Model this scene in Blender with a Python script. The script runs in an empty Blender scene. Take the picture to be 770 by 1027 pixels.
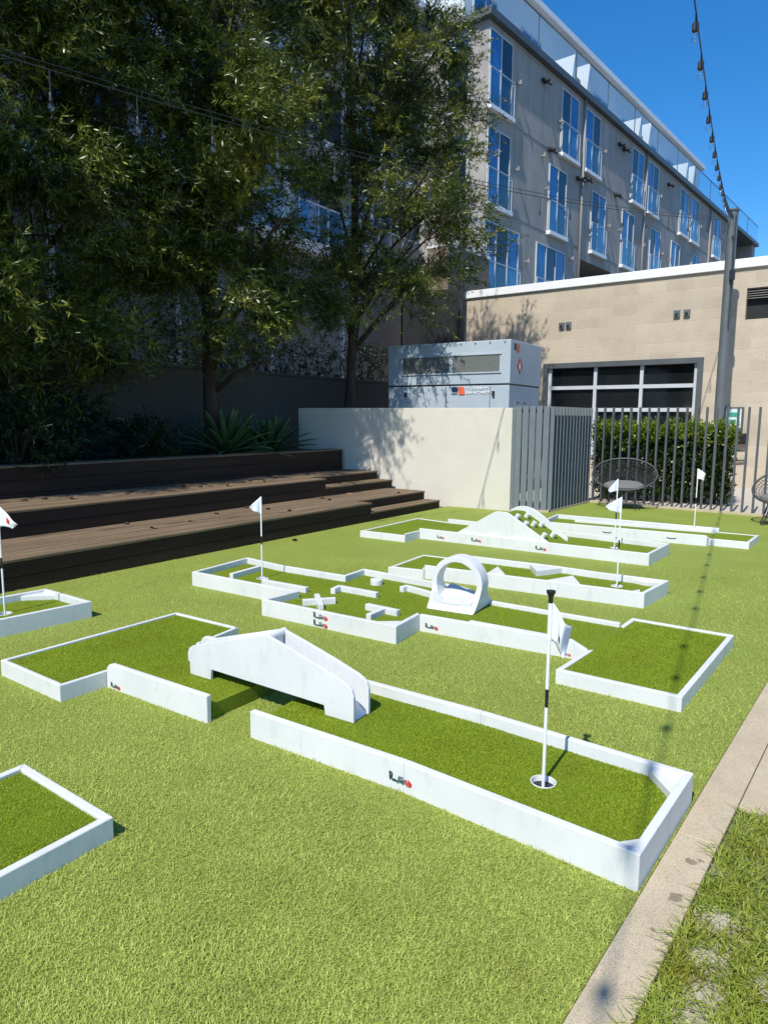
import bpy, bmesh, math, random
import numpy as np
from mathutils import Vector, Matrix
rnd = random.Random(7)
rng = np.random.default_rng(11)
C = bpy.context.scene.collection
R = math.radians
def rot2(p, a):
    c, s = math.cos(a), math.sin(a); return (p[0]*c-p[1]*s, p[0]*s+p[1]*c)

# ---------------------------------------------------------------- materials
def nodes(name):
    m = bpy.data.materials.new(name); m.use_nodes = True
    nt = m.node_tree; b = nt.nodes['Principled BSDF']
    return m, nt, b
def add(nt, t, **kw):
    n = nt.nodes.new(t)
    for k, v in kw.items(): setattr(n, k, v)
    return n
def ramp(nt, fac, stops):
    r = add(nt, 'ShaderNodeValToRGB'); cr = r.color_ramp
    cr.elements[0].position, cr.elements[0].color = stops[0][0], (*stops[0][1], 1)
    cr.elements[1].position, cr.elements[1].color = stops[1][0], (*stops[1][1], 1)
    for p, c in stops[2:]:
        e = cr.elements.new(p); e.color = (*c, 1)
    nt.links.new(fac, r.inputs[0]); return r.outputs[0]
def noise(nt, scale, detail=4, rough=.55, stretch=None, co='Object'):
    tc = add(nt, 'ShaderNodeTexCoord'); out = tc.outputs[co]
    if stretch:
        mp = add(nt, 'ShaderNodeMapping'); mp.inputs['Scale'].default_value = stretch
        nt.links.new(out, mp.inputs['Vector']); out = mp.outputs[0]
    n = add(nt, 'ShaderNodeTexNoise'); n.inputs['Scale'].default_value = scale
    n.inputs['Detail'].default_value = detail; n.inputs['Roughness'].default_value = rough
    nt.links.new(out, n.inputs['Vector']); return n.outputs['Fac']
def bump(nt, b, h, strength, dist=.01):
    bp = add(nt, 'ShaderNodeBump'); bp.inputs['Strength'].default_value = strength
    bp.inputs['Distance'].default_value = dist
    nt.links.new(h, bp.inputs['Height']); nt.links.new(bp.outputs[0], b.inputs['Normal'])
def mix(nt, fac, a, b_, mode='MIX'):
    m = add(nt, 'ShaderNodeMix', data_type='RGBA', blend_type=mode)
    for sock, v in ((m.inputs[0], fac), (m.inputs[6], a), (m.inputs[7], b_)):
        if isinstance(v, (int, float)): sock.default_value = v
        elif isinstance(v, tuple): sock.default_value = (*v, 1)
        else: nt.links.new(v, sock)
    return m.outputs[2]
def sc(c, k): return tuple(min(1, x*k) for x in c)
def mat(name, col, rough=.6, var=.15, scale=3, fine=0, fscale=120, bmp=0, bscale=60, spec=.5, metal=0, stretch=None):
    m, nt, b = nodes(name)
    c = ramp(nt, noise(nt, scale, 5, .6, stretch), [(.3, sc(col, 1-var)), (.7, sc(col, 1+var))])
    if fine:
        c = mix(nt, .999, c, ramp(nt, noise(nt, fscale, 2), [(.3, (1-fine,)*3), (.7, (1,)*3)]), 'MULTIPLY')
    nt.links.new(c, b.inputs['Base Color'])
    b.inputs['Roughness'].default_value = rough; b.inputs['Metallic'].default_value = metal
    b.inputs['Specular IOR Level'].default_value = spec
    if bmp: bump(nt, b, noise(nt, bscale, 4, .6, stretch), bmp)
    return m
def leaf_mat(name, cols, nscale=2.5, trans=.35, rough=.45, spec=.4):
    m, nt, b = nodes(name)
    c = ramp(nt, noise(nt, nscale, 6, .75), [(.28, cols[0]), (.74, cols[2]), (.52, cols[1])])
    nt.links.new(c, b.inputs['Base Color']); b.inputs['Roughness'].default_value = rough
    b.inputs['Specular IOR Level'].default_value = spec
    t = add(nt, 'ShaderNodeBsdfTranslucent'); nt.links.new(c, t.inputs['Color'])
    mx = add(nt, 'ShaderNodeMixShader'); mx.inputs[0].default_value = trans
    nt.links.new(b.outputs[0], mx.inputs[1]); nt.links.new(t.outputs[0], mx.inputs[2])
    nt.links.new(mx.outputs[0], nt.nodes['Material Output'].inputs['Surface'])
    return m
def glass_mat(name, col, alpha, rough=.03):
    # thin pane: mostly see-through with a mirror coat
    m, nt, b = nodes(name)
    tr = add(nt, 'ShaderNodeBsdfTransparent'); tr.inputs[0].default_value = (*col, 1)
    gl = add(nt, 'ShaderNodeBsdfGlossy'); gl.inputs['Roughness'].default_value = rough
    fr = add(nt, 'ShaderNodeLayerWeight'); fr.inputs['Blend'].default_value = .5
    pw = add(nt, 'ShaderNodeMath', operation='POWER'); pw.inputs[1].default_value = 4; nt.links.new(fr.outputs['Facing'], pw.inputs[0])
    ad = add(nt, 'ShaderNodeMath', operation='MULTIPLY_ADD'); ad.inputs[1].default_value = .6; ad.inputs[2].default_value = alpha
    nt.links.new(pw.outputs[0], ad.inputs[0])
    mx = add(nt, 'ShaderNodeMixShader'); nt.links.new(ad.outputs[0], mx.inputs[0])
    nt.links.new(tr.outputs[0], mx.inputs[1]); nt.links.new(gl.outputs[0], mx.inputs[2])
    nt.links.new(mx.outputs[0], nt.nodes['Material Output'].inputs['Surface'])
    return m
M = {}
def white_paint():
    m, nt, b = nodes('white_paint')
    n1 = noise(nt, 2.5, 5, .6); n2 = noise(nt, 14, 6, .7, (1, 1, .35)); n3 = noise(nt, 45, 3)
    c = ramp(nt, n1, [(.3, (.62, .63, .62)), (.7, (.70, .70, .685))])
    c = mix(nt, .999, c, ramp(nt, n2, [(.28, (.86, .875, .87)), (.47, (1, 1, 1))]), 'MULTIPLY')
    nt.links.new(c, b.inputs['Base Color'])
    nt.links.new(ramp(nt, n3, [(.3, (.38,)*3), (.7, (.55,)*3)]), b.inputs['Roughness'])
    bump(nt, b, n3, .08, .004); return m
M['white'] = white_paint()
M['cupwhite'] = mat('cup_white', (.8, .8, .8), .4, .04)
M['black'] = mat('black_plastic', (.012, .012, .013), .45, .2)
M['cloth'] = mat('flag_cloth', (.80, .81, .85), .8, .05, 20, bmp=.15, bscale=200, spec=.2)
M['red'] = mat('red_ink', (.5, .03, .03), .5, .25, 60)
M['dkgreen'] = mat('dark_ink', (.02, .05, .045), .5, .3, 60)
M['teal'] = mat('teal_ink', (.05, .13, .12), .5, .3, 60)
M['navy'] = mat('navy_ink', (.012, .02, .09), .5, .1)
M['orange'] = mat('orange_ink', (.75, .12, .05), .5, .1)
def turf_mat(name, a, b_, c_, s1, s2, bs):
    m, nt, b = nodes(name)
    f = noise(nt, s1, 6, .8); g = noise(nt, s2, 3, .6); l = noise(nt, 1.3, 5, .6)
    c = ramp(nt, f, [(.32, a), (.68, c_), (.5, b_)])
    c = mix(nt, .999, c, ramp(nt, g, [(.3, (.55, .55, .55)), (.62, (1, 1, 1))]), 'MULTIPLY')
    c = mix(nt, .999, c, ramp(nt, l, [(.3, (.84, .86, .8)), (.7, (1, 1, 1))]), 'MULTIPLY')
    nt.links.new(c, b.inputs['Base Color']); b.inputs['Roughness'].default_value = .75
    b.inputs['Specular IOR Level'].default_value = .2
    bump(nt, b, g, .9, bs); return m
M['lawn'] = turf_mat('lawn_backing', (.22, .28, .035), (.38, .46, .08), (.55, .62, .16), 60, 130, .02)
M['pile'] = turf_mat('short_pile_turf', (.14, .20, .009), (.22, .30, .015), (.31, .39, .03), 110, 260, .008)
def blade_mat(name, cols, trans=.3, ns=160, patch=(.72, .70, .62), ps=2.2):
    m = leaf_mat(name, cols, ns, trans, .6, .3); nt = m.node_tree; b = nt.nodes['Principled BSDF']
    src = b.inputs['Base Color'].links[0].from_socket
    f = noise(nt, ps, 7, .72); c = mix(nt, .999, src, ramp(nt, f, [(.34, patch), (.60, (1, 1, 1))]), 'MULTIPLY')
    nt.links.new(c, b.inputs['Base Color'])
    for n in nt.nodes:
        if n.type == 'BSDF_TRANSLUCENT': nt.links.new(c, n.inputs['Color'])
    return m
M['blade'] = blade_mat('synthetic_blade', [(.21, .27, .035), (.56, .64, .14), (.90, .92, .42)])
M['pileblade'] = blade_mat('pile_blade', [(.20, .27, .010), (.32, .415, .02), (.52, .60, .06)])
M['grass'] = blade_mat('lawn_grass_blade', [(.15, .24, .02), (.34, .43, .05), (.74, .68, .30)], .35, 60, (.78, .62, .45), 5)
M['drygrass'] = mat('dry_grass', (.42, .38, .27), .8, .3, 30)
def soil():
    m, nt, b = nodes('lawn_soil')
    c = ramp(nt, noise(nt, 9, 6, .7), [(.3, (.09, .12, .02)), (.7, (.30, .25, .14)), (.5, (.13, .17, .03))])
    nt.links.new(c, b.inputs['Base Color']); b.inputs['Roughness'].default_value = .9
    bump(nt, b, noise(nt, 60, 5), .8, .02); return m
M['soil'] = soil()
M['earth'] = mat('planter_earth', (.045, .032, .022), .95, .4, 6, .5, 40, 1, 25)
M['ground'] = mat('plain_ground', (.13, .12, .10), .9, .2, .5)
def kerb_mat():
    m, nt, b = nodes('kerb_concrete')
    c = ramp(nt, noise(nt, 6, 6, .65), [(.3, (.445, .365, .24)), (.7, (.545, .455, .31))])
    c = mix(nt, .999, c, ramp(nt, noise(nt, 260, 2), [(.34, (.62, .60, .58)), (.5, (1, 1, 1))]), 'MULTIPLY')
    geo = add(nt, 'ShaderNodeNewGeometry')
    wob = add(nt, 'ShaderNodeVectorMath', operation='ADD'); nt.links.new(geo.outputs['Position'], wob.inputs[0])
    nz = add(nt, 'ShaderNodeTexNoise'); nz.inputs['Scale'].default_value = 28; nz.inputs['Detail'].default_value = 3
    nt.links.new(geo.outputs['Position'], nz.inputs['Vector'])
    sb = add(nt, 'ShaderNodeVectorMath', operation='MULTIPLY_ADD'); sb.inputs[1].default_value = (.05, .05, 0); sb.inputs[2].default_value = (-.025, -.025, 0)
    nt.links.new(nz.outputs['Color'], sb.inputs[0]); nt.links.new(sb.outputs[0], wob.inputs[1])
    for p, r in (((1.052, 2.177), .022), ((1.085, 2.185), .012), ((.923, 1.998), .026), ((.80, 1.86), .012)):   # old drips
        d = add(nt, 'ShaderNodeVectorMath', operation='DISTANCE'); d.inputs[1].default_value = (p[0], p[1], .012)
        nt.links.new(wob.outputs[0], d.inputs[0])
        fr = add(nt, 'ShaderNodeMath', operation='DIVIDE'); fr.inputs[1].default_value = r; nt.links.new(d.outputs['Value'], fr.inputs[0])
        c = mix(nt, .999, c, ramp(nt, fr.outputs[0], [(.75, (.50, .48, .47)), (1, (1, 1, 1))]), 'MULTIPLY')
    nt.links.new(c, b.inputs['Base Color']); b.inputs['Roughness'].default_value = .85
    bump(nt, b, noise(nt, 150, 4), .35, .004); return m
M['kerb'] = kerb_mat()
M['paving'] = mat('pale_paving', (.50, .45, .38), .85, .08, 2, .15, 90, .2, 90)
M['wood_top'] = mat('lit_deck_board', (.205, .145, .086), .75, .4, 7, .35, 60, .3, 40, .3, stretch=(.12, 2.2, 2.2))  # treads: same decking, sunlit tone put into the colour
M['wood'] = mat('shaded_deck_board', (.040, .022, .013), .75, .35, 4, .35, 60, .3, 40, .25, stretch=(.12, 2.2, 2.2))  # risers and ends: same decking, shade put into the colour
M['stucco'] = mat('cream_stucco', (.64, .60, .51), .9, .05, 1.5, .07, 70, .5, 90, .2)
M['greywall'] = mat('grey_stucco', (.085, .08, .068), .9, .1, 1, .1, 60, .4, 80, .2)
M['podium'] = mat('podium_concrete', (.30, .285, .26), .85, .12, .8, .12, 30, .3, 40, .2)
M['whitewall'] = mat('white_stucco', (.74, .75, .76), .85, .04, 1, 0, 1, .2, 60, .2)
def facade():
    m, nt, b = nodes('board_marked_concrete')
    c = ramp(nt, noise(nt, .9, 6, .65), [(.3, (.315, .30, .275)), (.7, (.41, .39, .36))])
    c = mix(nt, .999, c, ramp(nt, noise(nt, 1.4, 4, .6, (3, 3, .25)), [(.3, (.82,)*3), (.6, (1,)*3)]), 'MULTIPLY')
    nt.links.new(c, b.inputs['Base Color']); b.inputs['Roughness'].default_value = .9; b.inputs['Specular IOR Level'].default_value = .2
    bump(nt, b, noise(nt, 4, 4, .6, (3, 3, .3)), .35, .02); return m
M['facade'] = facade()
def block_mat(name, c1, c2, mort, bw, bh, dark=.9):
    m, nt, b = nodes(name)
    tc = add(nt, 'ShaderNodeTexCoord'); sx = add(nt, 'ShaderNodeSeparateXYZ'); cb = add(nt, 'ShaderNodeCombineXYZ')
    nt.links.new(tc.outputs['Object'], sx.inputs[0]); nt.links.new(sx.outputs['X'], cb.inputs['X']); nt.links.new(sx.outputs['Z'], cb.inputs['Y'])
    br = add(nt, 'ShaderNodeTexBrick'); br.inputs['Scale'].default_value = 1; br.inputs['Brick Width'].default_value = bw
    br.inputs['Row Height'].default_value = bh; br.inputs['Mortar Size'].default_value = .007; br.inputs['Mortar Smooth'].default_value = .4
    br.inputs['Color1'].default_value = (*c1, 1); br.inputs['Color2'].default_value = (*c2, 1); br.inputs['Mortar'].default_value = (*mort, 1)
    br.inputs['Bias'].default_value = .1
    nt.links.new(cb.outputs[0], br.inputs['Vector'])
    c = mix(nt, .999, br.outputs['Color'], ramp(nt, noise(nt, 1.1, 6, .7), [(.3, (.84, .83, .82)), (.65, (1, 1, 1))]), 'MULTIPLY')
    c = mix(nt, .999, c, ramp(nt, noise(nt, 45, 4, .7), [(.3, (.72, .70, .68)), (.55, (1, 1, 1))]), 'MULTIPLY')
    nt.links.new(c, b.inputs['Base Color']); b.inputs['Roughness'].default_value = .9; b.inputs['Specular IOR Level'].default_value = .15
    iv = add(nt, 'ShaderNodeMath', operation='SUBTRACT'); iv.inputs[0].default_value = 1; nt.links.new(br.outputs['Fac'], iv.inputs[1])
    ad = add(nt, 'ShaderNodeMath', operation='MULTIPLY_ADD'); ad.inputs[1].default_value = .5; nt.links.new(noise(nt, 60, 5, .7), ad.inputs[0]); nt.links.new(iv.outputs[0], ad.inputs[2])
    bump(nt, b, ad.outputs[0], .55, .01); return m
M['block'] = block_mat('tan_block', (.60, .515, .39), (.525, .45, .34), (.63, .555, .43), .62, .235)
M['brown_block'] = block_mat('brown_block', (.27, .22, .17), (.21, .17, .13), (.14, .12, .10), .45, .22)
M['cap'] = mat('white_coping', (.78, .78, .77), .5, .04)
M['steel'] = mat('grey_steel', (.085, .095, .10), .45, .12, 4, spec=.5)
M['dksteel'] = mat('dark_steel', (.022, .025, .028), .5, .2, 4)
M['slat'] = mat('grey_slat', (.15, .17, .18), .5, .1, 3)
M['pole'] = mat('galvanised_pole', (.13, .145, .15), .45, .15, 3, metal=.15)
M['cab'] = mat('blue_grey_cabinet', (.40, .465, .505), .45, .05, 2)
M['cabside'] = M['cab']
M['mesh'] = mat('vent_mesh', (.13, .14, .13), .7, .5, 90)
M['frame'] = mat('white_frame', (.50, .52, .53), .4, .05)
M['pane_blue'] = mat('sky_reflection_pane', (.02, .12, .34), .04, .3, .7, spec=1)  # blue of the mirrored sky is painted into the base colour
M['pane_dark'] = mat('dark_pane', (.012, .02, .035), .04, .3, .8, spec=.8)
M['pane_ink'] = mat('near_black_pane', (.010, .012, .013), .06, .4, 1.2, spec=.5)  # near-black glass for the wide window of the block building
M['railglass'] = glass_mat('rail_glass', (.95, .99, .99), .04)
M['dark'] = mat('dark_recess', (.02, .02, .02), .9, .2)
M['bark'] = mat('bark', (.07, .05, .038), .9, .4, 8, .4, 50, .8, 30, .2, stretch=(1, 1, .25))
M['fern'] = leaf_mat('narrow_leaf', [(.008, .019, .003), (.072, .10, .008), (.56, .54, .085)], 1.25, .18, .38, .5)  # end stops paint shade blacks and sunlit highlights into the leaf colour
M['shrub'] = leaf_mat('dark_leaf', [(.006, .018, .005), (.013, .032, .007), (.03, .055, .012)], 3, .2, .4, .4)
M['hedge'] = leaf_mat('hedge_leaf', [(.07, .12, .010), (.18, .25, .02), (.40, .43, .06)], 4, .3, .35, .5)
M['hedge_dark'] = leaf_mat('dark_hedge_leaf', [(.012, .030, .006), (.03, .055, .010), (.07, .10, .018)], 5, .15, .4, .4)  # darker leaf tone, used through the whole hedge
M['agave'] = leaf_mat('agave_leaf', [(.03, .075, .03), (.055, .12, .045), (.10, .17, .06)], 3, .15, .4, .45)
M['leaf_dry'] = mat('dry_leaf', (.26, .15, .09), .8, .4, 30)
M['leaf_red'] = mat('red_leaf', (.22, .06, .03), .8, .4, 30)
M['bulb'] = glass_mat('bulb_glass', (.93, .95, .97), .10)
M['wicker'] = mat('grey_cord', (.035, .036, .038), .6, .2, 30)
M['rim'] = mat('rim_steel', (.055, .057, .06), .5, .15, 10)
M['cushion'] = mat('grey_cushion', (.16, .157, .15), .9, .1, 30, bmp=.3, bscale=150)
M['signface'] = mat('sign_face', (.55, .68, .62), .5, .1, 20)
M['signgreen'] = mat('sign_green', (.05, .30, .22), .5, .1, 20)

# ---------------------------------------------------------------- mesh builder
def root_of(o):
    while o.parent is not None: o = o.parent
    return o
class MB:
    flip = False          # mirror local y (frames whose outward side is the left one)
    def __init__(s): s.v = []; s.f = []
    def put(s, vs, fs):
        k = len(s.v); s.v += [tuple(p) for p in vs]; s.f += [tuple(i+k for i in f) for f in fs]; return s
    def box(s, x0, x1, y0, y1, z0, z1):
        return s.put([(x0,y0,z0),(x1,y0,z0),(x1,y1,z0),(x0,y1,z0),(x0,y0,z1),(x1,y0,z1),(x1,y1,z1),(x0,y1,z1)],
                     [(0,3,2,1),(4,5,6,7),(0,1,5,4),(1,2,6,5),(2,3,7,6),(3,0,4,7)])
    def bar(s, p, q, w, z0, z1, z1b=None, ends=0):     # upright board from p to q (plan), centred, width w
        d = Vector((q[0]-p[0], q[1]-p[1])).normalized(); n = Vector((-d.y, d.x))*w/2
        z1b = z1 if z1b is None else z1b
        p = Vector(p[:2])-d*ends; q = Vector(q[:2])+d*ends
        a = [p-n, q-n, q+n, p+n]
        return s.put([(a[i].x, a[i].y, z0) for i in range(4)] + [(a[i].x, a[i].y, (z1, z1b, z1b, z1)[i]) for i in range(4)],
                     [(0,3,2,1),(4,5,6,7),(0,1,5,4),(1,2,6,5),(2,3,7,6),(3,0,4,7)])
    def quadprism(s, a, z0, zs):                        # plan quad with four top heights
        return s.put([(p[0], p[1], z0) for p in a]+[(p[0], p[1], z) for p, z in zip(a, zs)],
                     [(0,3,2,1),(4,5,6,7),(0,1,5,4),(1,2,6,5),(2,3,7,6),(3,0,4,7)])
    def prism(s, poly, z0, z1):
        n = len(poly)
        if sum(poly[i][0]*poly[(i+1)%n][1]-poly[(i+1)%n][0]*poly[i][1] for i in range(n)) < 0: poly = poly[::-1]
        return s.put([(p[0],p[1],z0) for p in poly]+[(p[0],p[1],z1) for p in poly],
                     [tuple(range(n-1,-1,-1)), tuple(range(n,2*n))]+[(i,(i+1)%n,n+(i+1)%n,n+i) for i in range(n)])
    def slab(s, pts, off):                              # any planar polygon pushed along off
        n = len(pts); o = Vector(off); pts = [Vector(p) for p in pts]
        return s.put(pts+[p+o for p in pts], [tuple(range(n-1,-1,-1)), tuple(range(n,2*n))]+[(i,(i+1)%n,n+(i+1)%n,n+i) for i in range(n)])
    def tube(s, path, r, n=8, cap=True):
        path = [Vector(p) for p in path]; m = len(path)
        rs = r if isinstance(r, (list, tuple)) else [r]*m
        vs = []; fs = []; ref = None
        for i, p in enumerate(path):
            d = (path[min(i+1,m-1)]-path[max(i-1,0)]).normalized()
            if ref is None: ref = Vector((0,0,1)) if abs(d.z) < .9 else Vector((1,0,0))
            a = d.cross(ref).normalized(); b = d.cross(a).normalized(); ref = -b if False else ref
            for k in range(n):
                t = 2*math.pi*k/n; vs.append(p+(a*math.cos(t)+b*math.sin(t))*rs[i])
        for i in range(m-1):
            for k in range(n):
                fs.append((i*n+k, i*n+(k+1)%n, (i+1)*n+(k+1)%n, (i+1)*n+k))
        if cap: fs += [tuple(range(n)), tuple(range((m-1)*n, m*n))[::-1]]
        return s.put(vs, fs)
    def lathe(s, prof, c=(0,0,0), n=16):
        vs = []; fs = []; m = len(prof)
        for r, z in prof:
            for k in range(n):
                t = 2*math.pi*k/n; vs.append((c[0]+r*math.cos(t), c[1]+r*math.sin(t), c[2]+z))
        for i in range(m-1):
            for k in range(n): fs.append((i*n+k, i*n+(k+1)%n, (i+1)*n+(k+1)%n, (i+1)*n+k))
        if prof[0][0] > 1e-6: fs.append(tuple(range(n))[::-1])
        if prof[-1][0] > 1e-6: fs.append(tuple(range((m-1)*n, m*n)))
        return s.put(vs, fs)
    def build(s, name, m, parent=None, bevel=0, smooth=False, local=False, seg=2):
        me = bpy.data.meshes.new(name)
        off = Vector((0,0,0))
        if parent is not None and not local: off = root_of(parent).location
        fy = -1 if (MB.flip and local) else 1
        me.from_pydata([(p[0]-off[0], (p[1]-off[1])*fy, p[2]-off[2]) for p in s.v], [], s.f)
        bm = bmesh.new(); bm.from_mesh(me); bmesh.ops.recalc_face_normals(bm, faces=bm.faces); bm.to_mesh(me); bm.free()
        me.materials.append(M[m] if isinstance(m, str) else m)
        if smooth: me.shade_smooth()
        o = bpy.data.objects.new(name, me); C.objects.link(o)
        if parent is not None: o.parent = parent
        if bevel:
            b = o.modifiers.new('bevel', 'BEVEL'); b.width = bevel; b.segments = seg; b.limit_method = 'ANGLE'; b.angle_limit = R(40)
        return o
def npmesh(name, V, F, m, parent=None):
    V = np.asarray(V, np.float32); F = np.asarray(F, np.int32); k = F.shape[1]
    if parent is not None: V = V-np.array(root_of(parent).location, np.float32) if parent.rotation_euler[2] == 0 else V
    me = bpy.data.meshes.new(name); me.vertices.add(len(V)); me.vertices.foreach_set('co', V.ravel())
    me.loops.add(F.size); me.loops.foreach_set('vertex_index', F.ravel())
    me.polygons.add(len(F)); me.polygons.foreach_set('loop_start', np.arange(0, F.size, k, dtype=np.int32))
    me.polygons.foreach_set('loop_total', np.full(len(F), k, np.int32))
    me.update(); me.materials.append(M[m])
    o = bpy.data.objects.new(name, me); C.objects.link(o)
    if parent is not None: o.parent = parent
    return o
def tag(o, label=None, cat=None, group=None, kind=None):
    if label: o['label'] = label
    if cat: o['category'] = cat
    if group: o['group'] = group
    if kind: o['kind'] = kind
    return o
def thing(name, label, cat, loc=(0,0,0), rz=0, group=None):
    o = bpy.data.objects.new(name, None); C.objects.link(o)
    o.location = loc; o.rotation_euler = (0,0,rz); o.empty_display_size = .1
    return tag(o, label, cat, group)
def copy_tree(o, parent=None):
    c = o.copy(); C.objects.link(c); c.parent = parent
    for ch in o.children: copy_tree(ch, c)
    return c

# ---------------------------------------------------------------- camera, light, sky
cam = bpy.data.cameras.new('camera'); co = bpy.data.objects.new('camera', cam); C.objects.link(co)
pt, rl = R(7.743), R(.4314)
Mw = Matrix(((1,0,0),(0,-math.sin(pt),-math.cos(pt)),(0,math.cos(pt),-math.sin(pt))))     # rows: right, down, forward
Rr = Matrix(((math.cos(rl),-math.sin(rl),0),(math.sin(rl),math.cos(rl),0),(0,0,1)))
Q = Rr @ Mw
rt, dn, fw = Q[0], Q[1], Q[2]
co.matrix_world = Matrix(((rt[0],-dn[0],-fw[0],0),(rt[1],-dn[1],-fw[1],0),(rt[2],-dn[2],-fw[2],1.5),(0,0,0,1)))
cam.sensor_fit = 'VERTICAL'; cam.sensor_height = 24; cam.lens = 24*694/1027; cam.clip_end = 2000; cam.clip_start = .05
sce = bpy.context.scene; sce.camera = co
AZ, EL = 58.8, 52.3                      # shadows run this way, sun this high
sd = Vector((math.cos(R(AZ))*math.cos(R(EL)), math.sin(R(AZ))*math.cos(R(EL)), -math.sin(R(EL))))
sl = bpy.data.lights.new('sun', 'SUN'); sl.energy = 4.6; sl.angle = R(.53); sl.color = (1, .955, .88)
so = bpy.data.objects.new('sun', sl); C.objects.link(so); so.rotation_euler = sd.to_track_quat('-Z', 'Y').to_euler()
w = bpy.data.worlds.new('World'); sce.world = w; w.use_nodes = True
nt = w.node_tree; bg = nt.nodes['Background']
sky = nt.nodes.new('ShaderNodeTexSky'); sky.sky_type = 'NISHITA'; sky.sun_disc = False
sky.sun_elevation = R(EL); sky.sun_rotation = R(90-(AZ+180)) % (2*math.pi)
sky.air_density = 1.0; sky.dust_density = .3; sky.ozone_density = 6.0; sky.altitude = 200
hs = nt.nodes.new('ShaderNodeHueSaturation'); hs.inputs['Saturation'].default_value = 1.28; hs.inputs['Value'].default_value = 1.2
nt.links.new(sky.outputs[0], hs.inputs['Color']); nt.links.new(hs.outputs[0], bg.inputs[0]); bg.inputs[1].default_value = .13
sce.view_settings.view_transform = 'Standard'; sce.view_settings.look = 'None'; sce.view_settings.exposure = 0.25; sce.view_settings.gamma = 1
sce.cycles.max_bounces = 6; sce.cycles.transparent_max_bounces = 10; sce.cycles.diffuse_bounces = 3

# ---------------------------------------------------------------- site frame: s runs away beside the steps, w to the left
SO = (.934, 11.571); SA = R(54.6)
def S(s, w_, z=None):
    x, y = rot2((s, w_), SA); p = (SO[0]+x, SO[1]+y); return p if z is None else (p[0], p[1], z)

# ---------------------------------------------------------------- ground
def sheet(name, poly, z, m, kind='structure'):
    b = MB(); b.put([(p[0], p[1], z) for p in poly], [tuple(range(len(poly)))])
    o = b.build(name, m); o['kind'] = kind; return o
sheet('ground', [(-400,-400),(400,-400),(400,400),(-400,400)], -.03, 'ground')
kd = Vector((math.cos(R(52.4)), math.sin(R(52.4)))); kn = Vector((kd.y, -kd.x)); k0 = Vector((.446, 1.534))
def K(a, b): p = k0+kd*a+kn*b; return (p.x, p.y)
FA, FB = Vector((3.801, 12.601)), Vector((5.942, 10.894)); fd = (FB-FA).normalized(); fn = Vector((-fd.y, fd.x))
fend = FA+fd*5.0
sheet('turf_lawn', [K(-6, 0), K(9.5, 0), tuple(fend-fn*.0), tuple(FA), (2.649, 11.18), (2.12, 11.396), S(.3, .02), S(-14, .02), (-9,-4)], 0, 'lawn')
b = MB()
b.prism([K(-5, .004), K(1.03, .004), K(1.03, .142), K(-5, .142)], -.03, .010)
b.prism([K(1.034, .004), K(4.2, .004), K(4.2, .142), K(1.034, .142)], -.03, .010)
b.prism([K(4.204, .004), K(10, .004), K(10, .142), K(4.204, .142)], -.03, .010)
b.build('kerb', 'kerb', bevel=.004)['kind'] = 'structure'
b = MB(); b.prism([K(1.36, .1445), K(7, .1445), K(7, 2.6), K(1.36, 2.6)], -.03, .008)
b.build('footpath', 'kerb', bevel=.004)['kind'] = 'structure'
sheet('natural_lawn', [K(-5, .145), K(1.355, .145), K(1.355, 3), K(-5, 3)], -.004, 'soil')
pv = [tuple(FA+fn*.07), tuple(fend+fn*.07), (16, 9), (16, 17), (6, 26), (-1, 22), S(.7, 3), (2.9, 12.2)]
sheet('pavement', pv, .004, 'paving')

# ---------------------------------------------------------------- synthetic blades
GRID = []
def inside(P, poly):
    x, y = P[:, 0], P[:, 1]; c = np.zeros(len(P), bool); n = len(poly)
    for i in range(n):
        x1, y1 = poly[i]; x2, y2 = poly[(i+1) % n]
        k = ((y1 > y) != (y2 > y)) & (x < (x2-x1)*(y-y1)/(y2-y1+1e-12)+x1); c ^= k
    return c
def blades(name, P, z, hgt, wid, lean, m, curl=.5):
    n = len(P); a = rng.uniform(0, 2*np.pi, n); h = hgt*rng.uniform(.55, 1.35, n)*(1+.25*np.sin(P[:, 0]*9+np.sin(P[:, 1]*7)*2)*np.sin(P[:, 1]*8)); ww = wid*rng.uniform(.7, 1.3, n)
    l = lean*h*rng.uniform(.2, 1.3, n); dx, dy = np.cos(a), np.sin(a)
    th = a+np.pi/2+rng.uniform(-.7, .7, n); px, py = np.cos(th)*ww/2, np.sin(th)*ww/2
    b0 = np.c_[P, np.full(n, z)] if np.isscalar(z) else np.c_[P, z]
    mid = b0+np.c_[dx*l*.35, dy*l*.35, h*.62]; tip = b0+np.c_[dx*l, dy*l, h*(1-curl*.3)]
    s = np.c_[px, py, np.zeros(n)]
    V = np.stack([b0-s, b0+s, mid+s*.85, mid-s*.85, tip+s*.2, tip-s*.2], 1).reshape(-1, 3)
    i = np.arange(n)[:, None]*6
    F = np.concatenate([i+np.array([[0,1,2,3]]), i+np.array([[3,2,4,5]])], 1).reshape(-1, 4)
    return npmesh(name, V, F, m)

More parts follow.
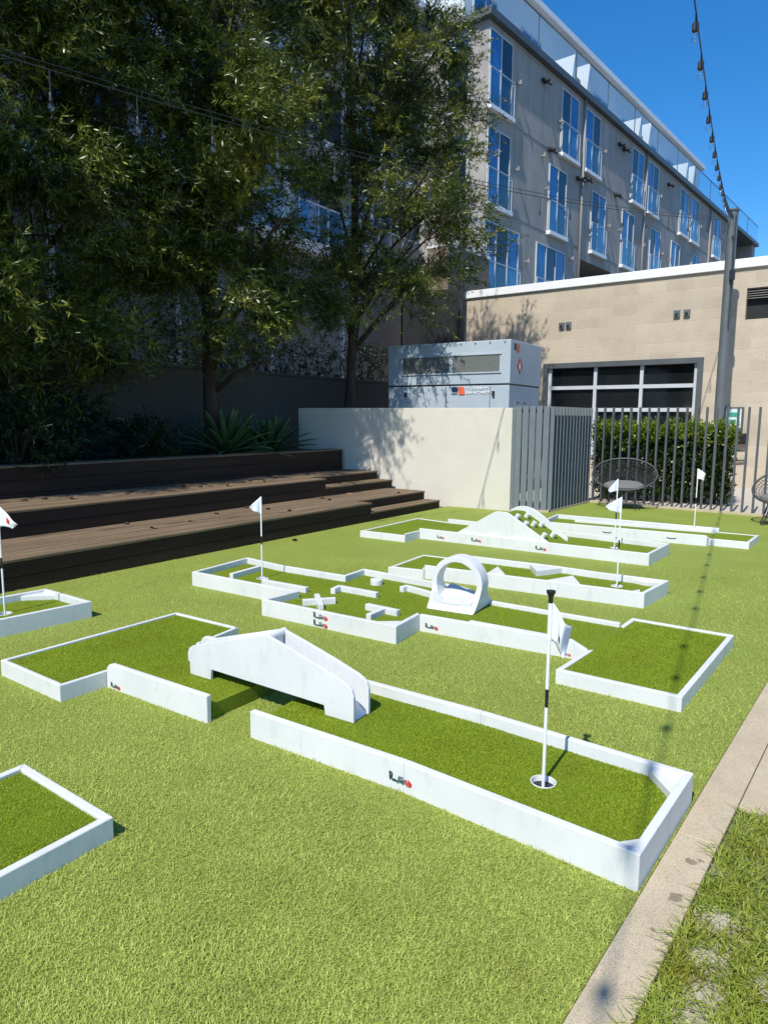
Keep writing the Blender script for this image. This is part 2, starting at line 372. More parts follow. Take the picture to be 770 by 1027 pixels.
# ---------------------------------------------------------------- mini golf courses
RT = .032
def offset(poly, t, closed=True):                 # poly counter-clockwise -> inner offset
    n = len(poly); out = []
    for i in range(n):
        p = Vector(poly[i])
        a = Vector(poly[i-1]) if (closed or i > 0) else None; c = Vector(poly[(i+1) % n]) if (closed or i < n-1) else None
        ns = []
        if a is not None: d = (p-a).normalized(); ns.append(Vector((-d.y, d.x)))
        if c is not None: d = (c-p).normalized(); ns.append(Vector((-d.y, d.x)))
        if len(ns) == 2:
            m = (ns[0]+ns[1]); k = max(.35, m.length_squared/2); q = p+m/k*t
        else: q = p+ns[0]*t
        out.append((q.x, q.y))
    return out
def rails(root, pts, zt, closed=False, t=RT, skip=()):
    """pts run counter-clockwise round the turf; zt = one height or (start,end) per board"""
    inn = offset(pts, t, closed); n = len(pts)
    for i in range(n if closed else n-1):
        if i in skip: continue
        j = (i+1) % n; z = zt[i] if isinstance(zt, (list, tuple)) else zt
        za, zb = z if isinstance(z, tuple) else (z, z)
        MB().quadprism([pts[i], pts[j], inn[j], inn[i]], -.01, (za, zb, zb, za)).build('rail', 'white', root, .004)
def turf(root, poly, z, holes=(), z0=-.005):
    bm = bmesh.new(); off = root.location
    def loop(pts, zz): 
        vs = [bm.verts.new((p[0]-off[0], p[1]-off[1], zz)) for p in pts]
        return vs, [bm.edges.new((vs[i], vs[(i+1) % len(vs)])) for i in range(len(vs))]
    vo, eo = loop(poly, z); es = list(eo)
    for h in holes:
        ring = [(h[0]+.05*math.cos(t*math.pi/10), h[1]+.05*math.sin(t*math.pi/10)) for t in range(20)]
        es += loop(ring, z)[1]
    bmesh.ops.triangle_fill(bm, use_beauty=True, use_dissolve=False, edges=es)
    vb = [bm.verts.new((v.co.x, v.co.y, z0)) for v in vo]
    for i in range(len(vo)):
        j = (i+1) % len(vo); bm.faces.new((vb[i], vb[j], vo[j], vo[i]))
    bmesh.ops.recalc_face_normals(bm, faces=bm.faces)
    for f in bm.faces:
        if abs(f.normal.z) > .9 and f.normal.z < 0: f.normal_flip()
    me = bpy.data.meshes.new('turf'); bm.to_mesh(me); bm.free(); me.materials.append(M['pile'])
    o = bpy.data.objects.new('turf', me); C.objects.link(o); o.parent = root
    for h in holes:
        c = MB(); c.lathe([(.0505, -.06), (.0505, .0035), (.0475, .0035), (.0475, -.06)], (h[0], h[1], z), 28)
        cu = c.build('hole_cup', 'cupwhite', root, smooth=False)
        MB().lathe([(0, -.021), (.0472, -.021), (.0472, -.023)], (h[0], h[1], z), 24).build('cup_shade_disc', 'black', cu)  # black disc set high in the cup stands in for its shade
    return o
def pile(poly, z, n, holes=()):
    P = np.array(poly); lo, hi = P.min(0), P.max(0); q = rng.uniform(lo, hi, (n*2, 2)); q = q[inside(q, poly)][:n]
    for h in holes: q = q[np.hypot(q[:, 0]-h[0], q[:, 1]-h[1]) > .052]
    return q, np.full(len(q), z)
PILES = []; BLOCK = []
def mark(root, p, d, n, L, z, two=True):
    """printed mark: a dark squiggle of writing ending in a red bird-like blot, on the board face whose outward normal is n"""
    d = Vector((d[0], d[1], 0)).normalized(); n = Vector((n[0], n[1], 0)).normalized(); up = Vector((0,0,1)); o = Vector((p[0], p[1], z))+n*.0025
    def pt(a, h_): return o+d*(a*L)+up*(h_*L)
    k = MB(); r2 = random.Random(int(p[0]*1000))
    a = 0.0
    def stroke(x0, y0, x1, y1, t):
        q = Vector((x1-x0, y1-y0)).normalized(); m = Vector((-q.y, q.x))*t/2
        k.slab([pt(x0-m.x, y0-m.y), pt(x1-m.x, y1-m.y), pt(x1+m.x, y1+m.y), pt(x0+m.x, y0+m.y)], n*.0012)
    for seg in ((0,.36,.03,.06),(.0,.36,.11,.33),(.11,.33,.10,.20),(.02,.21,.12,.19),(.05,.20,.16,.05),(.16,.05,.21,.13),(.21,.13,.25,.05),(.25,.05,.30,.11)):
        stroke(*seg, .055)
    w_ = k.build('lettering', 'dkgreen', root); k = MB()
    for seg in ((.30,.11,.36,.02),(.36,.02,.41,.20),(.41,.20,.45,.06),(.38,.25,.57,.27),(.45,.06,.52,.18),(.52,.18,.55,.03),(.55,.03,.61,.16),(.60,.24,.64,.05),(.43,.14,.60,.10)):
        stroke(*seg, .05)
    k.build('lettering', 'teal', root)
    e = MB(); e.slab([pt(.66,.20), pt(.72,.03), pt(.80,-.03), pt(.77,.12), pt(.73,.25)], n*.0016); e.slab([pt(.80,.10), pt(.84,-.02), pt(.95,.02), pt(.98,.12), pt(.90,.21), pt(.80,.26)], n*.0016)
    e.build('emblem', 'red', root)

# --- front course: low square tee deck at the left, long putting lane at the right
A0 = [(-2.216,3.86),(-1.696,3.482),(-1.509,3.735),(-.845,3.275),(-.52,3.73),(-1.152,4.182),(-.976,4.528),(-1.498,4.877)]
cA = thing('mini_golf_course', 'nearest white mini golf course, with the tall black-capped flag and the bridge ramp on it', 'mini golf course', (-.3, 3.1, 0), 0, 'white mini golf courses on the lawn')
turf(cA, offset(A0, .012), .08)
rails(cA, [A0[6], A0[7], A0[0], A0[1], A0[2]], .092, t=.024)
rails(cA, [A0[5], A0[6]], .092, t=.024)
def round_board(root, p, q, z0, z1, t, r=.05, name='rail'):        # upright board with its first top corner rounded, body to the left of p->q
    p = Vector(p); q = Vector(q); d = (q-p).normalized(); n = Vector((-d.y, d.x)); L = (q-p).length
    pr = [(0, z0), (L, z0), (L, z1)]+[(r-r*math.sin(a*math.pi/16), z1-r+r*math.cos(a*math.pi/16)) for a in range(9)]
    MB().slab([(p.x+d.x*s_, p.y+d.y*s_, z) for s_, z in pr], (n.x*t, n.y*t, 0)).build(name, 'white', root, .005)
round_board(cA, (-1.535, 3.692), (-.862, 3.238), -.005, .142, .03)
round_board(cA, (-1.135, 4.165), (-.55, 3.755), -.005, .15, .03)
Af = [(-.623,3.096),(.087,2.617),(.82,2.031),(1.221,2.552),(.48,3.123),(-.134,3.543),(-.30,3.655)]
turf(cA, offset(Af, .015), .074, [(.639,2.576)])
rails(cA, Af, .13)
MB().prism([(1.072,2.632),(1.088,2.44),(1.2,2.548)], -.005, .108).build('corner_block', 'white', cA, .003)
MB().prism([(.752,2.128),(.882,2.16),(.822,2.06)], -.005, .108).build('corner_block', 'white', cA, .003)
PILES += [(offset(Af, .03), .074, 60000, [(.639,2.576)]), (offset(A0, .03), .08, 34000, [])]
BLOCK += [Af, A0]
an = (-.58, -.81)
mark(cA, (.032, 2.653), (.71,-.48), an, .11, .035); mark(cA, (-1.50, 3.667), (.673,-.454), an, .08, .012)

# --- bridge ramp standing over the gap between deck and lane
p0, p1 = Vector((-1.0704, 3.6939, 0)), Vector((-.1354, 3.0883, 0))
bu = (p1-p0).normalized(); bv = Vector((-bu.y, bu.x, 0))
br = thing('bridge_ramp', 'white bridge ramp with sloping side boards spanning the gap between green deck and lane', 'ramp', (-.6, 3.44, 0))
prof = [(0,.080),(.162,.080),(.168,.140),(.937,.123),(.946,.075),(1.114,.075),(1.114,.202),(1.102,.235),(1.083,.250),(1.051,.266),(.910,.312),(.74,.362),(.592,.402),(.569,.405),(.535,.398),(.383,.354),(.080,.267),(.026,.248),(-.003,.229),(-.014,.20),(-.014,.157),(0,.15)]
def bp(s_, v_, z): q = p0+bu*s_+bv*v_; return (q.x, q.y, z)
MB().slab([bp(s_, 0, z) for s_, z in prof], bv*.018).build('side_board', 'white', br, .003)
MB().slab([bp(s_, .124, z) for s_, z in prof], bv*.018).build('side_board', 'white', br, .003)
k = MB()
k.slab([bp(s_, .018, z) for s_, z in ((.005,.12),(.03,.17),(.38,.338),(.565,.392),(.58,.378),(.58,.32),(.38,.29),(.02,.10),(.005,.09))], bv*.106)
k.build('ramp_surface', 'white', br, .003)
MB().slab([bp(s_, .018, z) for s_, z in ((.60,.30),(.85,.215),(1.04,.13),(1.108,.08),(1.108,.076),(1.04,.10),(.85,.185),(.60,.27))], bv*.106).build('ramp_surface', 'white', br, .003)
MB().tube([bp(.572, .016, .389), bp(.572, .142, .393)], .02, 12).build('crest_bar', 'white', br, smooth=False)

# --- middle course
CO = [(-1.713,6.059),(-.716,5.391),(-.927,5.13),(.087,4.464),(.256,4.764),(1.27,4.165),(.986,3.798),(1.543,3.409),(2.339,4.465),(1.795,4.853),(1.655,4.68),(.835,5.251),(.66,5.589),(-.184,6.249),(-.344,5.981),(-.923,6.355),(-1.347,6.726)]
cC = thing('mini_golf_course', 'long stepped white mini golf course with cross and angle obstacles and the ring loop', 'mini golf course', (.3, 5, 0), 0, 'white mini golf courses on the lawn')
hC = (-1.084, 6.054)
turf(cC, offset(CO, .014), .07, [hC])
H1, H4 = .124, .083
rails(cC, CO, [H1,H1,H1,H1,(.118),(.074,.083),H4,H4,H4,(H4,.074),(.1,.1),H1,H1,H1,H1,H1,H1], True, skip=(4, 10))
# boards that end in a sloping cut
def cut_rail(root, p, q, z, ze, cut, t=RT):
    p = Vector(p); q = Vector(q); d = (q-p).normalized(); n = Vector((-d.y, d.x)); L = (q-p).length
    MB().slab([(p.x+d.x*s_, p.y+d.y*s_, z_) for s_, z_ in ((0,-.01),(L,-.01),(L,ze),(L-cut,z),(0,z))], (n.x*t, n.y*t, 0)).build('rail', 'white', root, .004)
cut_rail(cC, CO[4], CO[5], .12, .072, .10); cut_rail(cC, (1.655,4.68), (.835,5.251), .1, .1, .02)
def bars(root, segs, z=.115, w=.042, name='obstacle_bar'):
    k = MB()
    for i, (p, q) in enumerate(segs): k.bar((p[0]*.962, p[1]*.962), (q[0]*.962, q[1]*.962), w, .06, z-.0015*i)
    return k.build(name, 'white', root, .003)
bars(cC, [((-1.41,6.275),(-1.21,6.625))]); bars(cC, [((-1.06,6.04),(-.65,5.775)), ((-1.075,6.05),(-1.045,6.10))])
bars(cC, [((-.643,5.372),(-.387,5.442)), ((-.55,5.57),(-.485,5.247))], name='cross_obstacle')
bars(cC, [((-.43,5.735),(-.375,5.86)), ((-.39,5.862),(-.05,5.625))])
bars(cC, [((-.13,5.27),(.115,5.09)), ((-.11,4.974),(.01,5.17))], name='tee_obstacle')
bars(cC, [((.155,5.82),(.215,5.885)), ((.20,5.885),(.43,5.62))])
MB().lathe([(.054,0),(.054,.043),(.050,.047),(0,.047)], (-.060, 5.86, .07), 24).build('round_post', 'white', cC)
MB().prism([(.085,4.512),(.165,4.654),(-.11,4.632)], -.005, .108).build('corner_block', 'white', cC, .003)
MB().bar((.60,4.655), (1.08,4.345), .035, 0, .112).build('obstacle_bar', 'white', cC, .003)
PILES += [(offset([CO[i] for i in (6,7,8,9,10,5)], .03), .07, 30000, []), (offset([CO[i] for i in (0,1,2,3,4,5,10,11,12,13,14,15,16)], .035), .07, 45000, [hC])]
BLOCK += [CO]
md = (.836,-.549); mn = (-.549,-.836)
mark(cC, (-.50, 4.851), md, mn, .13, .062); mark(cC, (-.50, 4.851), md, mn, .13, .006)
mark(cC, (.30, 4.738), (.86,-.51), (-.51,-.86), .10, .03); mark(cC, (1.13, 4.252), (.86,-.51), (-.51,-.86), .07, .012)

# --- ring loop
lu = Vector((.313,-.17,0)).normalized(); lv = Vector((-lu.y, lu.x, 0)); lo = Vector((.490, 5.014, .041))
lp = thing('loop_obstacle', 'upright white ring loop on a flared foot in the middle of a course', 'loop obstacle', tuple(lo))
def lq(a, v_, z): q = lo+(lu*a+lv*v_)*.973; return (q.x, q.y, .041+z*.973)
def loop_mesh():
    # ring drawn in the lane direction; below its widest level the sides run down into a foot that deepens
    vs = []; fs = []; N = 72; zc, ro, ri = .224, .212, .168
    def depth(z, front):
        f = max(0, min(1, (.20-z)/.17)); f = f**1.6
        return (.135-.13*f) if front else (.275+.16*f)
    for i in range(N):
        t = 2*math.pi*i/N; c_, s_ = math.cos(t), math.sin(t); x, z = ro*c_, zc+ro*s_
        if s_ < -.12:
            u = min(1, (-s_-.12)/.55); half = .2065-.012*u
            if u < 1: x = math.copysign(half, c_); z = (zc-.12*ro)*(1-u)+.03*u
            else: x = half*c_/math.cos(math.asin(.67)); z = .03
        xi, zi = ri*c_, max(zc+ri*s_, .072)
        for fr in (True, False):
            for (a, b_) in ((x, z), (xi, zi)): vs.append(lq(a, depth(b_, fr), b_))
    for i in range(N):
        a = i*4; b_ = ((i+1) % N)*4
        fs += [(a, b_, b_+1, a+1), (a+2, a+3, b_+3, b_+2), (a, a+2, b_+2, b_), (a+1, b_+1, b_+3, a+3)]
    k = MB(); k.put(vs, fs); return k
loop_mesh().build('ring', 'white', lp, .003)
k = MB()
k.slab([lq(-.165, .05, .074), lq(-.165, .05, .16), lq(-.075, .05, .098), lq(-.02, .05, .090), lq(.16, .05, .108), lq(.16, .05, .074)], lv*.05)
k.put([lq(-.15,.10,.12), lq(.15,.10,.074), lq(.15,.40,.074), lq(-.15,.40,.16), lq(-.15,.10,.04), lq(.15,.10,.04), lq(.15,.40,.04), lq(-.15,.40,.04)],
      [(0,1,2,3),(4,7,6,5),(0,4,5,1),(1,5,6,2),(2,6,7,3),(3,7,4,0)])
k.build('chute', 'white', lp, .002)

# --- lane with wedges
DO = [(.042,6.528),(.374,6.372),(.39,6.388),(2.087,5.402),(2.465,5.849),(1.956,6.172),(1.652,6.409),(.777,6.944),(.418,7.168)]
cD = thing('mini_golf_course', 'white mini golf lane with pairs of pointed wedges, behind the ring loop', 'mini golf course', (1.2, 6.3, 0), 0, 'white mini golf courses on the lawn')
hD = (2.02, 5.86)
turf(cD, offset(DO, .014), .07, [hD])
rails(cD, DO, [.083,.1,.126,.126,.126,.126,.126,.076,.076], True)
MB().prism([(.93,6.10),(1.075,6.40),(1.09,5.99)], 0, .122).build('wedge_block', 'white', cD, .003)
MB().prism([(1.385,5.84),(1.685,6.035),(1.66,5.68)], 0, .122).build('wedge_block', 'white', cD, .003)
MB().prism([(1.40,6.53),(1.40,6.21),(1.69,6.36)], 0, .122).build('wedge_block', 'white', cD, .003)
MB().prism([(2.07,5.45),(2.13,5.62),(1.97,5.51)], 0, .105).build('corner_block', 'white', cD, .003)
MB().prism([(2.42,5.85),(2.28,5.87),(2.20,5.98)], 0, .105).build('corner_block', 'white', cD, .003)
BLOCK += [DO]; PILES += [(offset(DO, .035), .07, 22000, [hD])]

# --- lane with the big ramp
EO = [(-.302,8.671),(.257,8.305),(.452,8.582),(2.742,7.031),(3.207,7.653),(2.178,8.523),(.90,9.46),(.488,9.849)]
cE = thing('mini_golf_course', 'white mini golf lane with a steep pegged hump ramp, before the lane nearest the fence', 'mini golf course', (1.5, 8.3, 0), 0, 'white mini golf courses on the lawn')
hE = (2.59, 7.66)
turf(cE, offset(EO, .014), .07, [hE])
rails(cE, EO, [.083,.1,.128,.128,.128,.128,.078,.078], True)
e0 = Vector((.4533, 8.5663, 0)); e1 = Vector((2.7477, 7.0253, 0)); eu = (e1-e0).normalized(); ev = Vector((-eu.y, eu.x, 0))
def ep(s_, v_, z): q = e0+eu*s_+ev*v_; return (q.x, q.y, z)
MB().slab([ep(s_, .034, z) for s_, z in ((.50,.02),(1.66,.02),(1.66,.125),(1.175,.413),(1.14,.424),(1.03,.426),(.99,.417),(.50,.125))], ev*.022).build('ramp_board', 'white', cE, .004)
MB().slab([ep(s_, .56, z) for s_, z in ((.46,.02),(1.70,.02),(1.70,.11),(1.655,.129),(1.40,.335),(1.329,.381),(1.25,.424),(1.16,.443),(1.08,.440),(1.017,.419),(.927,.353),(.46,.11))], ev*.022).build('ramp_board', 'white', cE, .004)
MB().slab([ep(s_, .057, z) for s_, z in ((.52,.02),(1.68,.02),(1.68,.07),(1.145,.388),(1.03,.388),(.52,.08))], ev*.502).build('ramp_surface', 'pile', cE)
for s_, v_ in ((1.215,.15),(1.235,.40),(1.335,.12),(1.365,.29),(1.40,.45),(1.54,.17),(1.57,.38)):
    z = .388-(s_-1.145)*.594; q = Vector(ep(s_, v_, z)); nn = (eu*.51+Vector((0,0,.86)))
    MB().tube([q-nn*.01, q+nn*.055], .029, 14).build('peg', 'white', cE)
BLOCK += [EO]; PILES += [(offset(EO, .035), .07, 12000, [hE])]
mark(cE, (.66, 8.44), (.83,-.56), (-.56,-.83), .10, .03); mark(cE, (1.05, 8.177), (.83,-.56), (-.56,-.83), .13, .04); mark(cE, (1.72, 7.724), (.83,-.56), (-.56,-.83), .13, .03)

# --- lane by the fence
FO = [(2.12,9.262),(3.874,8.193),(3.927,8.256),(4.288,8.01),(4.697,8.552),(4.316,8.807),(2.52,10.015)]
cF = thing('mini_golf_course', 'white mini golf lane nearest the fence, split lengthwise by a white beam', 'mini golf course', (3.3, 9, 0), 0, 'white mini golf courses on the lawn')
hF = (4.15, 9.0)
hF = (4.10, 8.62)
turf(cF, offset(FO, .014), .07)
rails(cF, FO, [.128,.1,.083,.083,.076,.128,.128], True)
MB().bar((2.70,9.66), (4.25,8.76), .10, 0, .10).build('divider_beam', 'white', cF, .004)
for t in (.35, .78):
    q = Vector((2.33,9.134)).lerp(Vector((3.874,8.193)), t); d = Vector((.854,-.52)); n = Vector((-.52,-.854)); o = q+n*.002
    k = MB(); pts = [(-.06,.05),(-.035,.034),(.035,.034),(.06,.05),(.05,.05),(.03,.042),(-.03,.042),(-.05,.05)]
    k.slab([(o.x+d.x*a, o.y+d.y*a, .02+z) for a, z in pts], (n.x*.003, n.y*.003, 0)); k.build('hand_hole', 'black', cF)
BLOCK += [FO]

# --- courses cut by the left edge of the picture
GO = [(-3.42,3.577),(-2.182,5.042),(-2.705,5.418),(-3.90,4.0)]
cG = thing('mini_golf_course', 'white mini golf lane beside the brown steps, at the left edge', 'mini golf course', (-2.9, 4.6, 0), 0, 'white mini golf courses on the lawn')
hG = (-2.745, 4.88)
turf(cG, offset(GO, .014), .07, [hG])
rails(cG, GO, .124, True)
MB().prism([(-2.70,5.385),(-2.56,5.285),(-2.83,5.235)], 0, .105).build('corner_block', 'white', cG, .003)
BLOCK += [GO]
HO = [(-1.84,1.0),(-.957,2.299),(-1.469,2.677),(-2.36,1.37)]
cH = thing('mini_golf_course', 'low white-edged green mini golf deck at the bottom left corner of the lawn', 'mini golf course', (-1.4, 2.0, 0), 0, 'white mini golf courses on the lawn')
turf(cH, offset(HO, .014), .068)
rails(cH, HO, .083, True)
BLOCK += [HO]; PILES += [(offset(HO, .03), .068, 40000, []), (offset(GO, .03), .07, 12000, [hG])]

# ---------------------------------------------------------------- flags
def flag(label, loc, hgt, dirn, reach, droop, fold, cap, drop=.15, emblem=None, band=(.42,.52), r=.0065, ph=0, taper=.8):
    t = thing('golf_flag', label, 'golf flag', loc, 0, 'golf flags standing in the holes')
    a, b_ = hgt*band[0], hgt*band[1]
    MB().lathe([(r,-.02),(r,a)], n=10).build('pole', 'cupwhite', t, local=True)
    po = MB().lathe([(r,b_),(r,hgt)], n=10).build('pole', 'cupwhite', t, local=True)
    MB().lathe([(r*1.04,a),(r*1.04,b_)], n=10).build('pole_band', 'black', t, local=True)
    if cap: MB().lathe([(.009,hgt-.012),(.0095,hgt+.012),(.018,hgt+.03),(.018,hgt+.036),(0,hgt+.036)], n=14).build('pole_cap', 'black', t, local=True)
    d = Vector((math.cos(R(dirn)), math.sin(R(dirn)), 0)); n = Vector((-d.y, d.x, 0)); top = hgt-.005
    def surf(u, v, o=0):
        x = reach*u*(1-.25*(1-v)*u); z = top-drop*(1-v)*(1-taper*u)-droop*u**1.15
        y = fold*math.sin(5.2*u+1.4*v+ph)*u+fold*.5*math.sin(9*u-3*v+ph)*u
        return d*(x+r*.5)+n*(y+o)+Vector((0,0,z))
    def grid(u0, u1, v0, v1, nu, nv, o):
        k = MB(); vs = [surf(u0+(u1-u0)*i/nu, v0+(v1-v0)*j/nv, o) for j in range(nv+1) for i in range(nu+1)]
        k.put(vs, [(j*(nu+1)+i, j*(nu+1)+i+1, (j+1)*(nu+1)+i+1, (j+1)*(nu+1)+i) for j in range(nv) for i in range(nu)]); return k
    c = grid(0, 1, 0, 1, 18, 10, 0).build('flag_cloth', 'cloth', t, local=True, smooth=True)
    s_ = c.modifiers.new('thick', 'SOLIDIFY'); s_.thickness = .0016; s_.offset = 0
    sl_ = MB().lathe([(r*1.25,top-drop),(r*1.25,top)], n=12).build('flag_sleeve', 'cloth', t, local=True)
    if emblem:
        for (u0,u1,v0,v1,m) in emblem:
            e = grid(u0, u1, v0, v1, 6, 5, -.0022 if True else 0).build('emblem', m, t, local=True)
            e2 = e.modifiers.new('thick', 'SOLIDIFY'); e2.thickness = .0006; e2.offset = 0
    return t
flag('white flag with black pole cap in the nearest lane, cloth hanging in folds', (.639,2.576,.074), 0.742, -24, .075, .10, .040, True, .155, [(.50,.62,.28,.46,'black')], r=.0068, ph=.6, taper=.25)
flag('white pennant on a striped pole in front of the brown steps', (hC[0],hC[1],.07), .735, 205, .10, .085, .012, False, .15)
flag('white flag blown to the left, in the lane with pointed wedges', (hD[0],hD[1],.07), .778, 196, .15, .075, .012, False, .14)
flag('white flag in the lane with the hump ramp, before the round chair', (hE[0],hE[1],.07), .778, 200, .12, .12, .012, False, .135)
flag('white flag in the lane nearest the fence, cloth drooping right', (4.035,8.905,.10), .785, -25, .09, .06, .015, False, .13, taper=.3)
flag('white flag with a red emblem at the left edge, before the steps', (hG[0],hG[1],.07), .797, -12, .15, .13, .012, False, .155, [(.42,.70,.30,.70,'red')])

# ---------------------------------------------------------------- timber steps
st = thing('timber_steps', 'dark brown timber terrace steps beside the lawn', 'steps', (*SO, 0), SA)
def step(s0, s1, w0, w1, z0, z1, name='step'):
    n = max(1, round((w1-w0)/.145)); bw = (w1-w0)/n
    f = MB(); nb = max(1, round((z1-z0-.03)/.14)); hh = (z1-.026-z0)/nb
    for i in range(nb): f.box(s0, s1, w0+.012, w0+.04, z0+i*hh+.002, z0+(i+1)*hh-.003)
    f.box(s0+.02, s1-.004, w0+.042, w1, z0, z1-.03)
    f.box(s1-.003, s1+.02, w0+.014, w1, z0, z1-.03)
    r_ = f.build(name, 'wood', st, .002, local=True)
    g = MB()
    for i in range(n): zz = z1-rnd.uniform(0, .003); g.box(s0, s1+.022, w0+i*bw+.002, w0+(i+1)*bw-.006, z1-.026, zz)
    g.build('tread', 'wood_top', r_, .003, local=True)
step(-15, -1.93, 0, 1.06, -.01, .275)
step(-1.925, 0, 0, .29, -.01, .135)
step(-1.925, -.02, .292, 1.36, -.01, .275)
step(-15, -1.70, 1.062, 2.12, .0, .55)
step(-1.695, .12, 1.06, 1.40, .27, .412)
step(-1.695, .14, 1.402, 2.12, .27, .55)
step(-15, .02, 2.122, 2.42, .3, .925)
sheet('planter_bed', [S(-15, 2.4), S(.2, 2.4), S(.2, 4.25), S(-15, 4.25)], .86, 'earth')

# ---------------------------------------------------------------- walls round the planter
rw = thing('retaining_wall', 'cream stucco retaining wall with flat top right of the steps', 'wall', (*SO, 0), SA)
k = MB(); k.prism([(.40,-1.09),(.08,3.25),(.28,3.25),(.60,-1.09)], -.02, 1.676); k.build('wall_body', 'stucco', rw, .006, local=True)
gw = thing('planter_wall', 'grey wall behind the planting and tree trunks', 'wall', (*SO, 0), SA)
MB().box(-15, 5.2, 4.2, 4.4, 0, 2.34).build('wall_body', 'greywall', gw, .006, local=True)
MB().box(-15, 5.21, 4.17, 4.43, 2.343, 2.40).build('wall_coping', 'greywall', gw, .006, local=True)

# ---------------------------------------------------------------- foliage
def leaves(P, D, L, W_, droop=0.0, jit=.5):
    n = len(P); D = D+rng.normal(0, jit, (n, 3)); D[:, 2] -= droop; D /= np.linalg.norm(D, axis=1)[:, None]
    X = np.cross(D, rng.normal(0, 1, (n, 3))); X /= np.linalg.norm(X, axis=1)[:, None]+1e-9
    l = L*rng.uniform(.65, 1.25, n)[:, None]; ww = W_*rng.uniform(.7, 1.2, n)[:, None]
    N = np.cross(D, X)
    V = np.stack([P, P+D*l*.45+X*ww/2+N*ww*.18, P+D*l, P+D*l*.45-X*ww/2+N*ww*.18], 1).reshape(-1, 3)
    return V, np.arange(4*n).reshape(-1, 4)
def twigs(cen, out, per, length, L, W_, droop, jit=.45):
    n = len(cen); t = rng.uniform(0, 1, (n, per, 1))
    d = out/np.linalg.norm(out, axis=1)[:, None]+rng.normal(0, .35, (n, 3)); d /= np.linalg.norm(d, axis=1)[:, None]
    P = cen[:, None]+d[:, None]*t*length*rng.uniform(.7, 1.3, (n, 1, 1)); P[..., 2] -= (t[..., 0]**2)*length*droop
    side = rng.normal(0, 1, (n, per, 3)); dd = d[:, None]*.75+side*.55
    return leaves(P.reshape(-1, 3), dd.reshape(-1, 3), L, W_, droop, jit*.4)
def lobe_points(lobes, n, shell=.55):
    vol = np.array([l[3]*l[3]*l[4] for l in lobes]); pk = rng.choice(len(lobes), n, p=vol/vol.sum())
    u = rng.normal(0, 1, (n, 3)); u /= np.linalg.norm(u, axis=1)[:, None]
    r = (shell+(1-shell)*rng.uniform(0, 1, n))*np.where(rng.uniform(0, 1, n) < .2, rng.uniform(.3, 1, n), 1)
    Lb = np.array([(l[0], l[1], l[2]) for l in lobes])[pk]; Rr_ = np.array([(l[3], l[3], l[4]) for l in lobes])[pk]
    bumpy = 1+.18*np.sin(u[:, 0]*7+pk)*np.sin(u[:, 1]*6)*np.sin(u[:, 2]*8+pk*2)
    return Lb+u*Rr_*(r*bumpy)[:, None], u
def tree(label, base, hgt, r0, lobes, ntw, per=22, tl=.36, L=.105, W_=.019, m='fern', droop=.22, per2=46, group='trees along the planter', lean=(0, 0)):
    t = thing('tree', label, 'tree', base, 0, group); bx, by, bz = base
    path = [(bx+lean[0]*f+.10*math.sin(f*5+bx), by+lean[1]*f+.08*math.sin(f*4+by*2), bz-.1+hgt*.93*f) for f in [i/9 for i in range(10)]]
    k = MB(); k.tube(path, [r0*(1.18-.2*min(1, i/1.5))*(1-.82*(i/9)) + .01 for i in range(10)], 10)
    for l in lobes:
        zf = max(.12, min(.9, ((l[2]-bz)*.78)/hgt-.04)); i = zf*9; a = Vector(path[int(i)]).lerp(Vector(path[min(9, int(i)+1)]), i-int(i)); e = Vector(l[:3])
        mid = a.lerp(e, .5)+Vector((0, 0, .12)); rr = r0*.40*(1-zf*.55)
        k.tube([a, mid, e, e+(e-a).normalized()*l[3]*.5], [rr, rr*.75, rr*.45, rr*.15], 6)
        for _ in range(4):
            q = e+Vector((rnd.uniform(-1,1)*l[3]*.8, rnd.uniform(-1,1)*l[3]*.8, rnd.uniform(-.7,.9)*l[4])); k.tube([mid.lerp(e, rnd.random()), (mid.lerp(e,.8)+q)/2+Vector((0,0,.05)), q], [rr*.4, rr*.25, .006], 5)
    k.build('trunk', 'bark', t, smooth=True)
    nc = int(ntw/per2); Cc, Cu = lobe_points(lobes, nc, .62)                    # sprays: flat fans of twigs with gaps between them
    k2 = rng.integers(.45*per2, 1.5*per2, nc); P0 = np.repeat(Cc, k2, 0); U0 = np.repeat(Cu, k2, 0); n2 = len(P0)
    ax = np.repeat(rng.uniform(.75, 1.5, nc), k2)[:, None]
    off = rng.normal(0, 1, (n2, 3))*np.array([.155, .155, .085])*ax
    out = U0*np.array([1, 1, .35]); P = P0+off+out*np.abs(rng.normal(0, .16, (n2, 1))); P[:, 2] -= .6*np.hypot(off[:, 0], off[:, 1])*np.abs(rng.normal(.5, .3, n2))
    V, F = twigs(P, out*.9+off*2.2+np.array([0, 0, .12]), per, tl, L, W_, droop)
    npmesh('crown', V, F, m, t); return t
def LB(s_, w_, z, r, h): x, y = S(s_, w_); return (x, y, z, r, h)
def T_(s_, w_, z): x, y = S(s_, w_); return (x, y, z)
tree('tall feathery dark tree with its trunk behind the spiky agaves', T_(-2.15,3.0,.85), 9.8, .125,
     [LB(-2.3,2.9,3.6,1.05,.75), LB(-3.0,3.2,4.6,1.25,1.0), LB(-1.7,3.1,4.7,.95,.9), LB(-2.2,2.5,5.6,1.25,1.0), LB(-3.1,3.5,6.5,1.3,1.1), LB(-1.7,3.3,6.6,.8,.9), LB(-2.2,3.2,7.7,1.5,1.2), LB(-2.0,3.3,9.2,1.3,1.3), LB(-1.0,2.7,3.9,.7,.5), LB(-2.2,1.7,4.2,.8,.55), LB(-2.5,1.9,3.3,.6,.4), LB(-2.0,2.05,2.35,.5,.35), LB(-2.6,2.0,6.0,.9,.7)], 9400, 22)
